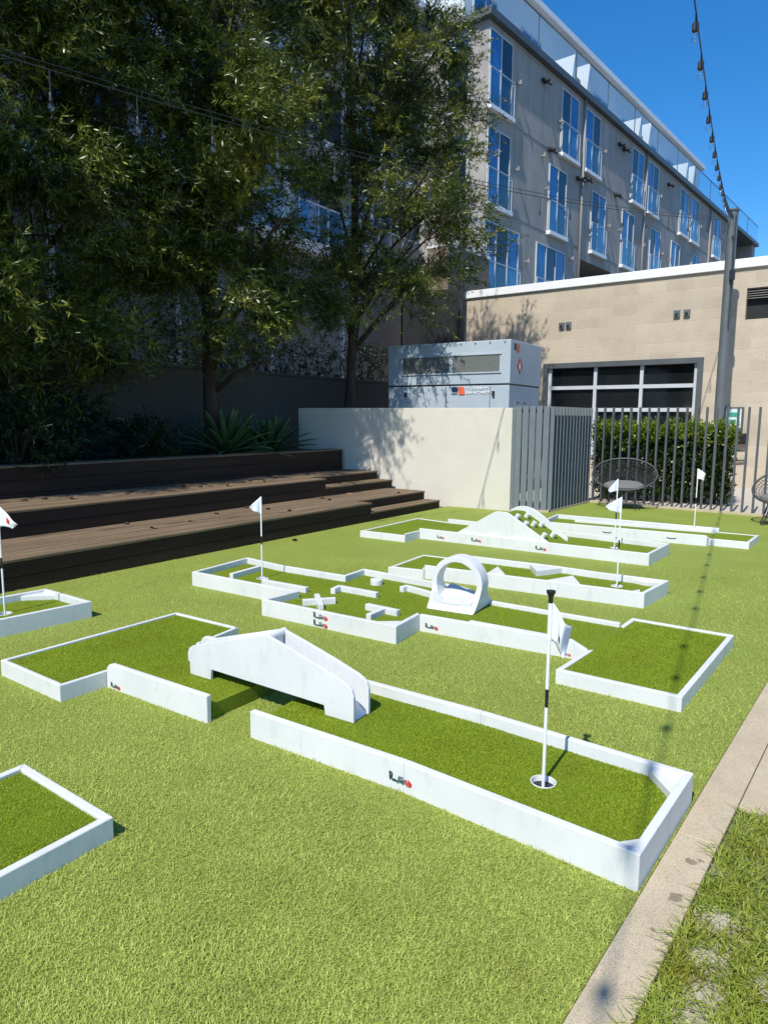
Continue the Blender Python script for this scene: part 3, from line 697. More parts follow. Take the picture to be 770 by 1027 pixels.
tree('feathery tree rising behind the cream wall, nearest the grey cabinet', T_(1.25,2.9,.6), 10.8, .105,
     [LB(1.5,2.7,3.95,1.15,.7), LB(.7,3.0,4.5,.75,.6), LB(2.6,2.4,5.0,1.05,.85), LB(1.2,2.4,5.6,1.15,.9), LB(3.2,2.2,5.9,.75,.6), LB(.45,3.0,6.6,.6,.55), LB(2.3,2.6,7.0,1.15,.95), LB(1.2,3.0,8.0,1.3,1.1), LB(2.6,2.3,8.7,1.0,.9), LB(1.0,3.0,9.8,1.3,1.3), LB(2.9,2.4,4.3,.75,.5), LB(2.0,2.8,10.6,1.0,.9), LB(3.3,2.0,7.9,.55,.6), LB(1.75,.95,5.2,.75,.6), LB(1.5,1.2,6.1,.7,.6), LB(1.9,1.4,4.4,.6,.4), LB(2.0,1.2,8.6,.6,.5)], 8200, 22)
tree('broad dark tree at the left edge above the planter shrubs', T_(-5.4,3.3,.85), 9.6, .13,
     [LB(-5.4,3.0,3.2,1.3,.8), LB(-6.4,3.3,4.3,1.4,1.1), LB(-4.5,3.4,4.0,1.2,1.0), LB(-5.3,2.9,5.4,1.4,1.1), LB(-6.2,3.4,6.4,1.4,1.2), LB(-4.5,3.3,6.2,1.3,1.2), LB(-5.3,3.4,7.8,1.6,1.4), LB(-5.0,3.2,9.2,1.4,1.3), LB(-4.0,3.5,8.2,1.1,1.0), LB(-5.0,2.5,2.4,.9,.55), LB(-6.4,2.8,2.2,.9,.7), LB(-3.9,2.8,2.7,.8,.5), LB(-7.4,3.2,5.0,1.3,1.2)], 10500, 22)
for i, (s_, lab) in enumerate(((-8.6,'feathery tree next along the planter, just out of view on the left'), (-11.8,'feathery tree at the near end of the planter, out of view'))):
    tree(lab, T_(s_,3.3,.85), 9.6, .13, [LB(s_,3.2,3.4,1.4,.9), LB(s_-.9,3.4,4.8,1.5,1.2), LB(s_+.9,3.4,4.9,1.5,1.2), LB(s_,3.1,6.4,1.6,1.3), LB(s_,3.4,8.0,1.5,1.4), LB(s_+.3,3.3,9.2,1.0,1.0)], 6500, 18)
def shrub(label, s_, w_, z, r, h, n, m='shrub', L=.09, W_=.022, group='shrubs in the planter'):
    x, y = S(s_, w_); t = thing('shrub', label, 'shrub', (x, y, z), 0, group)
    k = MB()
    for _ in range(7):
        a = rnd.uniform(0, 6.28); k.tube([(x, y, z-.03), (x+math.cos(a)*r*.4, y+math.sin(a)*r*.4, z+h*.55), (x+math.cos(a)*r*.75, y+math.sin(a)*r*.75, z+h*rnd.uniform(.7,1.0))], [.015,.01,.004], 5)
    k.build('stems', 'bark', t)
    P, U = lobe_points([(x, y, z+h*.55, r, h*.55), (x+r*.4, y-r*.2, z+h*.4, r*.7, h*.4), (x-r*.4, y+r*.2, z+h*.45, r*.7, h*.45)], n); P[:, 2] = np.maximum(P[:, 2], z+.03)
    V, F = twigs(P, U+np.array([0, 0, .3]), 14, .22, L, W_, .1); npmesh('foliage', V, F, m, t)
shrub('tall dark shrub filling the planter at the left edge', -6.7, 3.4, .86, .75, 1.3, 420)
shrub('dark bushy shrub left of the tree trunk, against the grey wall', -4.6, 3.55, .86, .6, 1.05, 320)
shrub('drooping dark shrub under the broad tree at the left edge', -5.6, 2.75, .86, .7, .8, 380)
shrub('low dark ground shrub at the planter edge left of the agaves', -3.6, 2.95, .86, .45, .5, 220)
hr = thing('hedge', 'dark clipped hedge along the top of the grey planter wall', 'hedge', (*S(1, 4.9), 2.3))
q = rng.uniform(0, 1, (1500, 3)); HP = np.array([S(-4+10*a, 4.5+.8*b_, 0) for a, b_, c_ in q]); HP[:, 2] = 1.9+q[:, 2]*1.35+.08*np.sin(q[:, 0]*40)
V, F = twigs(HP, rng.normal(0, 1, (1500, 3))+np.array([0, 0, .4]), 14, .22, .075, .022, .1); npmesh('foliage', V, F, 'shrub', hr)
MB().box(-4, 6, 4.55, 5.2, .0, 2.9).v
k = MB()
for i in range(24):
    x, y = S(-3.8+.42*i, 4.85); k.tube([(x, y, .0), (x+.03, y, 2.0), (x, y+.04, 3.0)], [.03,.02,.008], 5)
k.build('stems', 'bark', hr)
def agave(label, s_, w_, z, r, n, seed):
    rr = random.Random(seed); x, y = S(s_, w_); t = thing('agave', label, 'agave', (x, y, z), 0, 'agaves in the planter')
    k = MB()
    for i in range(n):
        a = i*2.39996+rr.uniform(-.2,.2); f = (i+.5)/n; el = R(12+66*f); L = r*(1.15-.25*f)*rr.uniform(.88,1.08); wd = .165*rr.uniform(.85,1.1)
        d = Vector((math.cos(a), math.sin(a), 0)); sx = Vector((-d.y, d.x, 0)); pts = []
        for j in range(7):
            u = j/6; wj = wd*(.45+1.35*u*(1-u)*2-.45*u) if j < 6 else .002
            c = Vector((x, y, z))+d*(L*u*math.cos(el)+.03)+Vector((0,0,L*(u*math.sin(el)-.22*u*u*math.cos(el))))
            pts.append((c-sx*wj/2+Vector((0,0,wj*.16)), c, c+sx*wj/2+Vector((0,0,wj*.16))))
        vs = [p for tr in pts for p in tr]; k.put(vs, [(3*j+e, 3*j+e+1, 3*j+e+4, 3*j+e+3) for j in range(6) for e in (0, 1)])
    o = k.build('rosette', 'agave', t, smooth=True); m_ = o.modifiers.new('thick', 'SOLIDIFY'); m_.thickness = .008
agave('larger spiky agave at the foot of the tree trunk', -2.1, 2.9, .86, .95, 40, 1)
agave('spiky agave closest to the cream wall', -1.0, 2.95, .86, .82, 36, 2)
agave('spiky agave squeezed between two larger ones', -1.5, 3.25, .86, .72, 26, 3)
agave('small pale agave at the very edge of the top step', -1.62, 2.62, .86, .30, 18, 4)

# ---------------------------------------------------------------- left building (white flats on a grey podium)
lb = thing('apartment_building', 'white apartment building on a grey podium, behind the trees at the left', 'apartment building', (*SO, 0), SA)
MB().box(-16, 9.85, 7.5, 16, 0, 5.95).build('podium_wall', 'podium', lb, .01, local=True)
for i in range(8): MB().box(-15+3.0*i+.6, -15+3.0*i+.72, 7.42, 7.498, 0, 5.6).build('pilaster', 'whitewall', lb, local=True)
MB().box(-16, 12.4, 7.05, 16, 5.953, 6.25).build('slab_edge', 'whitewall', lb, .01, local=True)
MB().box(-16, 12.0, 8.4, 16, 6.253, 17.5).build('wall', 'whitewall', lb, .01, local=True)
for fl in range(4):
    z = 6.253+2.85*fl
    if fl: MB().box(-16, 12.3, 7.2, 8.397, z-.22, z).build('balcony_slab', 'whitewall', lb, .01, local=True)
    for i in range(7):
        s0 = -13.5+3.8*i
        f = MB(); f.box(s0,s0+2.3,8.36,8.40,z+2.28,z+2.36); f.box(s0,s0+.07,8.36,8.40,z+.02,z+2.28); f.box(s0+2.23,s0+2.3,8.36,8.40,z+.02,z+2.28); f.box(s0+1.11,s0+1.18,8.36,8.40,z+.02,z+2.28)
        wd = f.build('window', 'frame', lb, local=True)
        MB().box(s0+.07,s0+1.11,8.375,8.397,z+.02,z+2.28).build('pane', 'pane_blue', wd, local=True); MB().box(s0+1.18,s0+2.23,8.375,8.397,z+.02,z+2.28).build('pane', 'pane_dark', wd, local=True)
        if i % 2 == 0 or fl == 0:
            g = MB().box(s0-.9, s0+2.8, 7.26, 7.275, z+.05, z+1.05).build('balcony_glass', 'railglass', lb, local=True)
            h_ = MB(); h_.box(s0-.9, s0+2.8, 7.25, 7.285, z+1.052, z+1.09)
            for e in range(4): h_.box(s0-.9+1.22*e, s0-.86+1.22*e, 7.29, 7.33, z+.0, z+1.05)
            h_.build('handrail', 'frame', g, local=True)
    for i in range(7): MB().box(-15.0+3.8*i, -14.8+3.8*i, 7.3, 8.39, z+.003, z+2.62).build('balcony_fin', 'whitewall', lb, local=True)

# ---------------------------------------------------------------- main apartment block
B0 = (3.071, 22.794); BA = R(50.6)
mb = thing('apartment_building', 'grey concrete apartment block with tall blue windows and a glass-railed roof terrace', 'apartment building', (*B0, 0), BA)
bw_ = MB()
# wall face with the dark opening left out
bw_.box(0, 7.05, 0, 12, 0, 13.52); bw_.box(7.05, 10.3, 0, 12, 7.75, 13.52); bw_.box(10.3, 26.9, 0, 12, 0, 13.52); bw_.box(7.05, 10.3, 2.6, 12, 0, 7.75)
bw_.build('wall', 'facade', mb, local=True)
bw2 = MB(); bw2.box(26.903, 30.2, .004, 12, 0, 13.52); bw2.box(30.2, 34.9, 1.3, 12, 0, 13.52); bw2.box(34.9, 35.7, .004, 12, 0, 13.52); bw2.build('wall', 'facade', mb, local=True)
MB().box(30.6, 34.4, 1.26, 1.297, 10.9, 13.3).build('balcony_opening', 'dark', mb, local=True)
MB().box(30.2, 34.9, .05, 1.25, 10.75, 10.9).build('balcony_slab', 'cap', mb, local=True)
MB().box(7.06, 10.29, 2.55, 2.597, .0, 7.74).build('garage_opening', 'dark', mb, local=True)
MB().box(-.22, 35.9, -.20, 12.2, 13.523, 13.75).build('roof_slab', 'steel', mb, .01, local=True)
for z in (11.0, 8.17, 13.42):
    for (a, b2) in ((1.66, 4.95), (6.5, 6.9), (8.7, 11.9), (13.6, 13.9), (15.6, 18.6), (22.3, 25.0)): MB().box(a, b2, -.012, -.001, z-.012, z+.012).build('joint_line', 'podium', mb, local=True)
def window(s0, s1, z0, z1, n=2, flip=0):
    f = MB(); fw_ = .045
    f.box(s0, s1, -.05, -.001, z1-fw_, z1); f.box(s0, s1, -.05, -.001, z0, z0+fw_)
    xs = [s0+(s1-s0)*i/n for i in range(n+1)]
    for i, x in enumerate(xs):
        a = x if i == 0 else x-fw_ if i == n else x-fw_/2; f.box(a, a+fw_, -.05, -.001, z0+fw_, z1-fw_)
    wn_ = f.build('window', 'frame', mb, local=True)
    for i in range(n):
        MB().box(xs[i]+.03, xs[i+1]-.03, -.022, -.002, z0+.03, z1-.03).build('pane', 'pane_blue' if (i+flip) % 2 == 0 else 'pane_dark', wn_, local=True)
    MB().box(s0-.05, s1+.05, -.17, -.003, z0-.16, z0-.03).build('sill', 'cap', wn_, .006, local=True)
    g = MB().box(s0-.01, s1+.01, -.115, -.105, z0-.02, z0+1.02).build('railing_glass', 'railglass', wn_, local=True)
    h_ = MB(); h_.box(s0-.03, s1+.03, -.125, -.095, z0+1.022, z0+1.05)
    for x in (s0-.05, s1+.02): h_.box(x, x+.03, -.124, -.096, z0-.03, z0+1.02); h_.box(x, x+.03, -.0955, -.052, z0+.96, z0+.99)
    h_.build('railing', 'frame', wn_, local=True)
for i, s_ in enumerate((0.02, 5.03, 7.08, 12.0, 14.02, 18.8, 20.7, 25.1)): window(s_, s_+1.42, 11.12, 13.30, flip=i % 2 if i not in (0, 2) else 0)
for i, s_ in enumerate((0.03, 4.25, 7.95, 11.2, 14.75, 17.85, 21.35, 25.0)): window(s_, s_+1.42, 8.25, 10.52, flip=(i+1) % 2 if i else 0)
window(-.05, 2.2, 5.45, 7.72, 3); window(3.47, 5.76, 5.45, 7.70, 3); window(11.3, 12.7, 5.4, 7.6); window(14.75, 16.2, 5.4, 7.6)
for s_ in (6.93, 13.72, 24.3): MB().tube([(s_, -.08, 5), (s_, -.08, 13.50)], .045, 10).build('downpipe', 'podium', mb, local=True, smooth=True)
for s_, z in ((1.80,12.3),(1.83,9.66),(4.0,9.60),(3.65,10.6),(4.85,12.1),(8.9,12.2),(9.65,9.5),(10.9,9.6),(13.75,9.5),(15.7,12.1),(16.4,9.6),(17.5,9.5),(2.75,6.9),(6.3,6.75),(6.25,7.6),(22.4,12.1),(20.4,12.2)):
    k = MB(); k.tube([(s_, -.14, z-.06), (s_, -.14, z+.07)], .042, 10); k.box(s_-.03, s_+.03, -.13, -.001, z-.02, z+.02); k.build('wall_light', 'podium', mb, local=True)
for s_, z in ((3.55,13.0),(10.5,12.95),(11.0,12.9),(16.9,12.95),(4.15,10.95),(6.6,10.6),(7.3,10.75),(10.3,10.9)):
    k = MB(); k.tube([(s_-.05, -.12, z), (s_-.1, -.30, z-.10)], .06, 8); k.tube([(s_+.1, -.12, z), (s_+.16, -.28, z-.12)], .06, 8); k.box(s_-.09, s_+.15, -.12, -.001, z-.05, z+.06); k.build('floodlight', 'dksteel', mb, local=True)
# left end of the block
def end_window(y0, y1, z0, z1):
    f = MB(); f.box(-.05, -.001, y0, y1, z1-.07, z1); f.box(-.05, -.001, y0, y1, z0, z0+.07); f.box(-.05, -.001, y0, y0+.07, z0+.07, z1-.07); f.box(-.05, -.001, y1-.07, y1, z0+.07, z1-.07); f.box(-.05, -.001, y0+.07, y1-.07, (z0+z1)/2+.4, (z0+z1)/2+.46)
    wn_ = f.build('window', 'frame', mb, local=True); MB().box(-.03, -.002, y0+.07, y1-.07, z0+.07, (z0+z1)/2+.4).build('pane', 'pane_dark', wn_, local=True); MB().box(-.03, -.002, y0+.07, y1-.07, (z0+z1)/2+.46, z1-.07).build('pane', 'pane_blue', wn_, local=True)
for z in (11.1, 8.25): end_window(.62, 1.5, z, z+2.25); end_window(3.6, 5.2, z, z+2.25)
# roof terrace
for i in range(12):
    s0 = .0+2.97*i
    g = MB().box(s0+.01, s0+2.95, -.12, -.105, 13.80, 14.80).build('terrace_glass', 'railglass', mb, local=True)
    h_ = MB(); h_.box(s0, s0+2.965, -.13, -.095, 14.803, 14.83); h_.box(s0-.02, s0+.0, -.13, -.095, 13.752, 14.80); h_.build('terrace_rail', 'pole', g, local=True)
MB().box(-.12, -.105, -.1, 9, 13.80, 14.80).build('terrace_glass', 'railglass', mb, local=True)
MB().box(.8, 27.0, 1.45, 12, 13.752, 16.62).build('penthouse', 'whitewall', mb, .01, local=True)
MB().box(.5, 27.3, 1.25, 12.2, 16.623, 16.85).build('penthouse_roof', 'cap', mb, .01, local=True)
for i in range(8):
    s0 = 1.3+3.25*i; f = MB()
    if s0 > 25: continue
    f.box(s0, s0+1.5, 1.40, 1.449, 15.5, 15.58); f.box(s0, s0+.06, 1.40, 1.449, 13.76, 15.5); f.box(s0+1.44, s0+1.5, 1.40, 1.449, 13.76, 15.5); f.box(s0+.72, s0+.78, 1.40, 1.449, 13.76, 15.5)
    wn_ = f.build('window', 'frame', mb, local=True); MB().box(s0+.06, s0+.72, 1.42, 1.447, 13.77, 15.5).build('pane', 'pane_blue', wn_, local=True); MB().box(s0+.78, s0+1.44, 1.42, 1.447, 13.77, 15.5).build('pane', 'pane_blue', wn_, local=True)
for s_, h_ in ((5.85, .95), (7.15, 1.12), (12.7, .95), (13.95, 1.12), (19.6, .95), (20.8, 1.12)):
    MB().box(s_, s_+.16, -.08, 1.44, 13.753, 13.75+h_).build('terrace_divider', 'whitewall', mb, .008, local=True)
    if h_ > 1: MB().box(s_-.55, s_-.05, .25, .75, 13.753, 14.35).build('planter_pot', 'steel', mb, .02, local=True)
# stone-faced terrace at the left corner
MB().box(-2.3, -.02, -.25, .5, 0, 6.45).build('terrace_wall', 'brown_block', mb, .01, local=True)
MB().box(-2.32, .0, -.28, .5, 6.453, 6.53).build('terrace_coping', 'cap', mb, .006, local=True)
k = MB(); k.box(-2.3, -.02, -.22, -.18, 7.45, 7.50); k.box(-2.3, -.02, -.22, -.18, 6.60, 6.64)
for i in range(20): k.box(-2.28+.118*i, -2.255+.118*i, -.21, -.19, 6.533, 7.45)
k.build('balustrade', 'frame', mb, local=True)

# ---------------------------------------------------------------- tan block building
MB.flip = True
WB = (8.017, 15.577); WA = R(143)
tb = thing('block_building', 'low tan concrete block building with a white coping and a wide window', 'building', (*WB, 0), WA)
k = MB(); x0, x1, y1 = -9, 7.35, 7.5
k.box(x0, -1.25, -.30, 0, 0, 4.80); k.box(-1.25, .15, -.30, 0, 0, 3.70); k.box(-1.25, .15, -.30, 0, 4.37, 4.80); k.box(.15, 1.0, -.30, 0, 0, 4.80)
k.box(1.0, 4.76, -.30, 0, 2.83, 4.80); k.box(1.0, 4.76, -.30, 0, 0, .55); k.box(4.76, x1, -.30, 0, 0, 4.80)
for i in range(len(k.v)): p = k.v[i]; k.v[i] = (p[0], p[1]+.30, p[2])
k.build('wall', 'block', tb, local=True)
MB().box(x1-.3, x1-.001, .301, y1, 0, 4.80).build('wall', 'block', tb, local=True)
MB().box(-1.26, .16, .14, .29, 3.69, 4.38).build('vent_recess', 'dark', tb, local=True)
lv_ = MB()
for i in range(5): lv_.slab([(-1.25, .03, 4.36-.05*i), (.149, .03, 4.36-.05*i), (.149, .10, 4.40-.05*i-.03), (-1.25, .10, 4.40-.05*i-.03)], (0, 0, -.012))
lv_.build('vent_louvre', 'podium', tb, local=True)
MB().box(x0, x1+.03, -.06, .36, 4.803, 5.0).build('coping', 'cap', tb, .008, local=True)
MB().box(x0, x1-.31, .37, y1, 4.55, 4.70).build('roof', 'ground', tb, local=True)
k = MB(); k.box(.93, 4.83, -.06, .12, 2.80, 2.93); k.box(.93, 1.05, -.06, .12, .5, 2.80); k.box(4.71, 4.83, -.06, .12, .5, 2.80)
wo = k.build('window', 'steel', tb, .005, local=True)
k = MB(); 
for z in (2.30, 1.74, 1.12, .55): k.box(1.05, 4.71, .03, .09, z-.045, z+.045)
for x in (1.05, 2.28, 3.42, 4.63): k.box(x, x+.08, .032, .088, .55, 2.80)
k.build('glazing_bars', 'frame', wo, .003, local=True)
MB().box(1.05, 4.71, .10, .12, .55, 2.80).build('pane', 'pane_ink', wo, local=True)
for s_, z in ((4.38,3.87),(4.20,3.87),(1.58,3.94),(1.36,3.94)):
    k = MB(); k.box(s_-.07, s_+.07, -.05, -.001, z-.08, z+.08); jb = k.build('junction_box', 'pole', tb, .006, local=True); MB().lathe([(.03,0),(.03,.03),(0,.03)], (s_, -.066, z-.02), 10).build('socket', 'dksteel', jb, local=True)
sg = thing('wall_sign', 'small green and white notice in a dark frame on the tan wall', 'sign', (WB[0], WB[1], 0), WA)
MB().box(.02, .42, -.07, -.002, 1.30, 1.80).build('frame', 'steel', sg, .005, local=True)
MB().box(.06, .38, -.078, -.071, 1.34, 1.76).build('face', 'signface', sg, local=True)
k = MB(); k.box(.10,.34,-.083,-.079,1.58,1.68); k.box(.16,.30,-.083,-.079,1.42,1.52); k.build('symbol', 'signgreen', sg, local=True)
bx_ = thing('meter_box', 'small black box fixed to the tan wall under the notice', 'box', (WB[0], WB[1], 0), WA)
MB().box(-.10, .12, -.14, -.002, .98, 1.22).build('case', 'dksteel', bx_, .01, local=True); MB().box(-.08, .10, -.146, -.141, 1.0, 1.20).build('lid', 'black', bx_, local=True)
MB().tube([(-.12,-.05,.62),(.5,-.07,.58),(.9,-.05,.60)], .02, 8).build('pipe', 'dksteel', bx_, local=True)

# ---------------------------------------------------------------- cabinet behind the wall
def plane_pt(px_dir): return px_dir
GA = R(147.0)
gx, gy = 2.365, 13.35
cb = thing('generator_cabinet', 'pale blue-grey generator cabinet with mesh vents behind the cream wall', 'cabinet', (gx, gy, 0), GA)
GL, GD, GH, GM = 2.74, 1.62, 2.99, 2.16
MB().box(.01, GL-.01, .01, GD-.01, .9, GM-.02).build('base_body', 'cab', cb, .008, local=True)
MB().box(0, GL, 0, GD, GM+.008, GH).build('hood_body', 'cab', cb, .012, local=True)
MB().box(.02, GL-.02, .02, GD-.02, GM-.02, GM+.02).build('seam', 'black', cb, local=True)
for x0_, x1_ in ((.22, 1.22), (1.30, 2.38)):
    v_ = MB().box(x0_, x1_, -.006, -.001, 2.40, 2.72).build('vent', 'mesh', cb, local=True)
    k = MB(); k.box(x0_-.04, x1_+.04, -.02, -.001, 2.722, 2.75); k.box(x0_-.04, x1_+.04, -.02, -.001, 2.37, 2.398); k.build('vent_frame', 'cab', v_, local=True)
k = MB(); k.box(1.36, 1.37, -.004, -.001, .9, GM-.03); k.box(.40,.405,-.004,-.001,.9,GM-.03); k.build('door_gap', 'dksteel', cb, local=True)
for x in (.33, 2.30): MB().box(x-.025, x+.025, -.03, .009, 1.93, 2.03).build('door_handle', 'dksteel', cb, .005, local=True)
k = MB()
for i in range(9): k.box(.1+.31*i, .13+.31*i, -.008, -.001, 2.93, 2.96)
k.build('rivets', 'pole', cb, local=True)
lg = MB().slab([(1.09,-.004,2.12),(1.07,-.004,1.97),(.94,-.004,1.97),(.97,-.004,2.12)], (0,-.002,0)).build('emblem', 'orange', cb, local=True)
lg2 = MB().slab([(1.24,-.004,2.12),(1.225,-.004,2.03),(1.10,-.004,2.03),(1.115,-.004,2.12)], (0,-.002,0)); lg2.box(1.11,1.24,-.006,-.004,1.98,1.995); lg2.build('emblem', 'navy', cb, local=True)
k = MB(); r3 = random.Random(5)
for row, z, n in ((0, 2.065, 8), (1, 1.985, 9)):                # two rows of white lettering, too small to read
    for i in range(n):
        x = .91-.058*i; hh = .045
        k.box(x-.012, x, -.006, -.002, z, z+hh)
        if r3.random() < .7: k.box(x-.04, x-.012, -.006, -.002, z+hh-.011, z+hh)
        if r3.random() < .6: k.box(x-.04, x-.012, -.006, -.002, z, z+.011)
        if r3.random() < .6: k.box(x-.04, x-.012, -.006, -.002, z+.018, z+.028)
k.build('lettering', 'cap', cb, local=True)
# right-hand end with small emblem and hazard diamond
k = MB().box(-.006,-.001,.16,.27,2.80,2.93); k.build('emblem', 'navy', cb, local=True); MB().box(-.006,-.001,.30,.42,2.76,2.93).build('emblem', 'orange', cb, local=True)
MB().slab([(-.001,.46,2.36),(-.001,.60,2.52),(-.001,.46,2.68),(-.001,.32,2.52)], (-.004,0,0)).build('hazard_diamond', 'red', cb, local=True)
k = MB(); k.slab([(-.006,.46,2.42),(-.006,.51,2.50),(-.006,.46,2.60),(-.006,.41,2.50)], (-.002,0,0)); k.build('hazard_symbol', 'cap', cb, local=True)
pn = MB().box(-.006,-.001,.22,.90,1.2,1.90).build('access_panel', 'cab', cb, local=True)
for y in (.40, .74): MB().lathe([(0,0),(.03,0),(.03,.02)], (-.012, y, 1.80), 10).build('latch', 'black', pn, local=True)

# ---------------------------------------------------------------- dark gate between the buildings
g0 = Vector((2.20, 19.95)); g1 = Vector((.50, 20.55)); gv = (g1-g0); gd = gv.normalized(); ga = math.atan2(gd.y, gd.x)
gt = thing('slat_gate', 'tall black slat gate in the shade between the two buildings', 'gate', (g0.x, g0.y, 0), ga)
k = MB(); n = 30
for i in range(n): a = gv.length*i/n; k.box(a, a+.03, 0, .03, .1, 5.05)
k.build('slats', 'dksteel', gt, local=True)
MB().box(0, gv.length, .035, .06, .0, 5.1).build('backing', 'dark', gt, local=True)
MB().tube([(.05,-.2,0),(.05,-.2,6.3)], .09, 10).build('post', 'dksteel', gt, local=True)
MB().box(1.0,1.09,-.06,-.001,2.9,3.4).build('handle', 'pole', gt, .01, local=True)

MB.flip = False
# ---------------------------------------------------------------- fence, gate corner
fe = thing('metal_fence', 'open grey fence of upright flat bars between lawn and pavement', 'fence', (FA.x, FA.y, 0), math.atan2(fd.y, fd.x), None)
for i in range(32): MB().box(.155*i, .155*i+.028, -.03, .03, .02, 1.715).build('post', 'steel', fe, .002, local=True)
MB().box(-.02, 5.0, -.07, .07, -.02, .035).build('fence_kerb', 'kerb', fe, .005, local=True)
G0, G1 = Vector((2.14,11.39)), Vector((2.655,11.18)); G2 = FA-fd*.08
ge = thing('slat_screen', 'corner screen of wide grey metal slats joining the cream wall to the fence', 'screen', (G0.x, G0.y, 0))
def screen(a, b_, n, wd, th):
    d = (b_-a); L = d.length; d.normalize(); nn = Vector((-d.y, d.x))
    for i in range(n):
        p = a+d*(L*(i+.02)/n); q = p+d*wd
        MB().bar((p.x, p.y), (q.x, q.y), th, .03, 1.70).build('slat', 'slat', ge, .003)
screen(G0, G1, 5, .092, .05)
screen(G1+Vector((.01,.03)), G2, 13, .035, .11)
MB().bar((G0.x+.02,G0.y+.06), (G1.x,G1.y+.05), .03, 1.60, 1.66).build('top_rail', 'dksteel', ge); MB().bar((G1.x,G1.y+.06), (G2.x,G2.y), .03, 1.60, 1.66).build('top_rail', 'dksteel', ge)
MB().bar((G0.x-.02,G0.y), (G1.x+.03,G1.y-.01), .16, -.01, .03).build('screen_kerb', 'kerb', ge); MB().bar((G1.x+.02,G1.y+.06), (G2.x,G2.y), .14, -.01, .028).build('screen_kerb', 'kerb', ge)

# ---------------------------------------------------------------- hedge behind the fence
hd0 = Vector((4.15,13.45)); hd1 = Vector((6.22,12.42)); hv = hd1-hd0
hg = thing('hedge', 'bright green clipped hedge between the fence and the tan building', 'hedge', (hd0.x, hd0.y, 0))
n = 5200; q = rng.uniform(0, 1, (n, 3)); hn = Vector((-hv.y, hv.x)).normalized()
face = rng.integers(0, 4, n); q[face == 0, 1] = rng.uniform(0, .15, (face == 0).sum()); q[face == 1, 2] = rng.uniform(.86, 1, (face == 1).sum())
HP = np.array([hd0.x, hd0.y, 0])+q[:, :1]*np.array([hv.x, hv.y, 0])+(q[:, 1:2]-.5)*np.array([hn.x, hn.y, 0])*.9; HP[:, 2] = .08+q[:, 2]*1.20+.05*np.sin(q[:, 0]*37)+.04*np.sin(q[:, 0]*91)
Uo = np.c_[np.zeros(n)-.3*hn.x, np.zeros(n)-.3*hn.y, np.full(n, .55)]+rng.normal(0, .6, (n, 3))
V, F = twigs(HP, Uo, 11, .12, .055, .028, .0); npmesh('foliage', V, F, 'hedge_dark', hg)
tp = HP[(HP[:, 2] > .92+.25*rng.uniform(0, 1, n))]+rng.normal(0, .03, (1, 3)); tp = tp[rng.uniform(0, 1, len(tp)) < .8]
V, F = twigs(tp+np.array([0, 0, .03]), np.array([-.35*hn.x, -.35*hn.y, .7])+rng.normal(0, .45, (len(tp), 3)), 12, .16, .05, .026, -.15); npmesh('top_foliage', V, F, 'hedge', hg)  # brighter leaf tone over the upper part of the hedge
k = MB()
for i in range(14):
    p = hd0+hv*((i+.5)/14); k.tube([(p.x, p.y, 0), (p.x+.04, p.y+.03, .6), (p.x-.03, p.y, 1.2)], [.03,.022,.01], 6)
k.build('stems', 'bark', hg)

# ---------------------------------------------------------------- lamp post and string lights
PX, PY, PZ = 7.073, 14.816, 5.711
lpz = thing('light_pole', 'tall grey steel pole carrying the string lights in front of the tan building', 'pole', (PX, PY, 0))
MB().tube([(0,0,0),(0,0,PZ+.02)], .098, 20).build('shaft', 'pole', lpz, smooth=False, local=True)
MB().lathe([(.118,PZ+.02),(.118,PZ+.05),(0,PZ+.06)], n=20).build('pole_cap', 'pole', lpz, local=True)
MB().box(-.22,.22,-.22,.22,0,.03).build('base_plate', 'steel', lpz, .004, local=True)
k = MB(); k.tube([(.0,-.125,3.4),(.0,-.125,PZ-.1)], .012, 6); k.box(-.05,.05,-.16,-.115,4.35,4.55); k.build('wiring', 'dksteel', lpz, local=True)
def string(label, T, F, sag, spacing, drop, black):
    T = Vector(T); F = Vector(F); t_ = thing('string_light', label, 'string light', tuple(T), 0, None)
    def at(t): p = T.lerp(F, t); p.z -= 4*sag*t*(1-t); return p
    L = (F-T).length; N = 60
    MB().tube([at(i/N) for i in range(N+1)], .005, 6).build('cable', 'dksteel', t_)
    if drop > .12: MB().tube([at(i/N)+Vector((0,0,.05)) for i in range(N+1)], .004, 5).build('cable', 'dksteel', t_)
    s_ = .35
    while s_ < L-.3:
        p = at(s_/L)
        k = MB(); k.tube([p, p-Vector((0,0,drop))], .006, 6); sh_ = 1 if black else .55; k.lathe([(.010,-.0),(.018*sh_+.004,-.02),(.019*sh_+.004,-.065),(.014,-.07)], (p.x,p.y,p.z-drop+.02), 10)
        so_ = k.build('socket', 'dksteel', t_)
        MB().lathe([(.014,0),(.020,-.012),(.027,-.03),(.027,-.042),(.017,-.056),(0,-.062)] if black else [(.015,0),(.020,-.008),(.029,-.024),(.032,-.038),(.029,-.052),(.018,-.066),(0,-.072)], (p.x,p.y,p.z-drop-.06), 14).build('bulb', 'bulb', so_, smooth=True)
        s_ += spacing
string('string of black-capped bulbs rising from the pole over the lawn', (PX,PY,PZ-.03), (-2.582,-4.045,4.726), 1.022, .63, .06, True)
string('string of clear bulbs running from the pole left into the trees', (PX,PY,PZ-.15), (-6.835,2.897,4.535), .527, .75, .20, False)

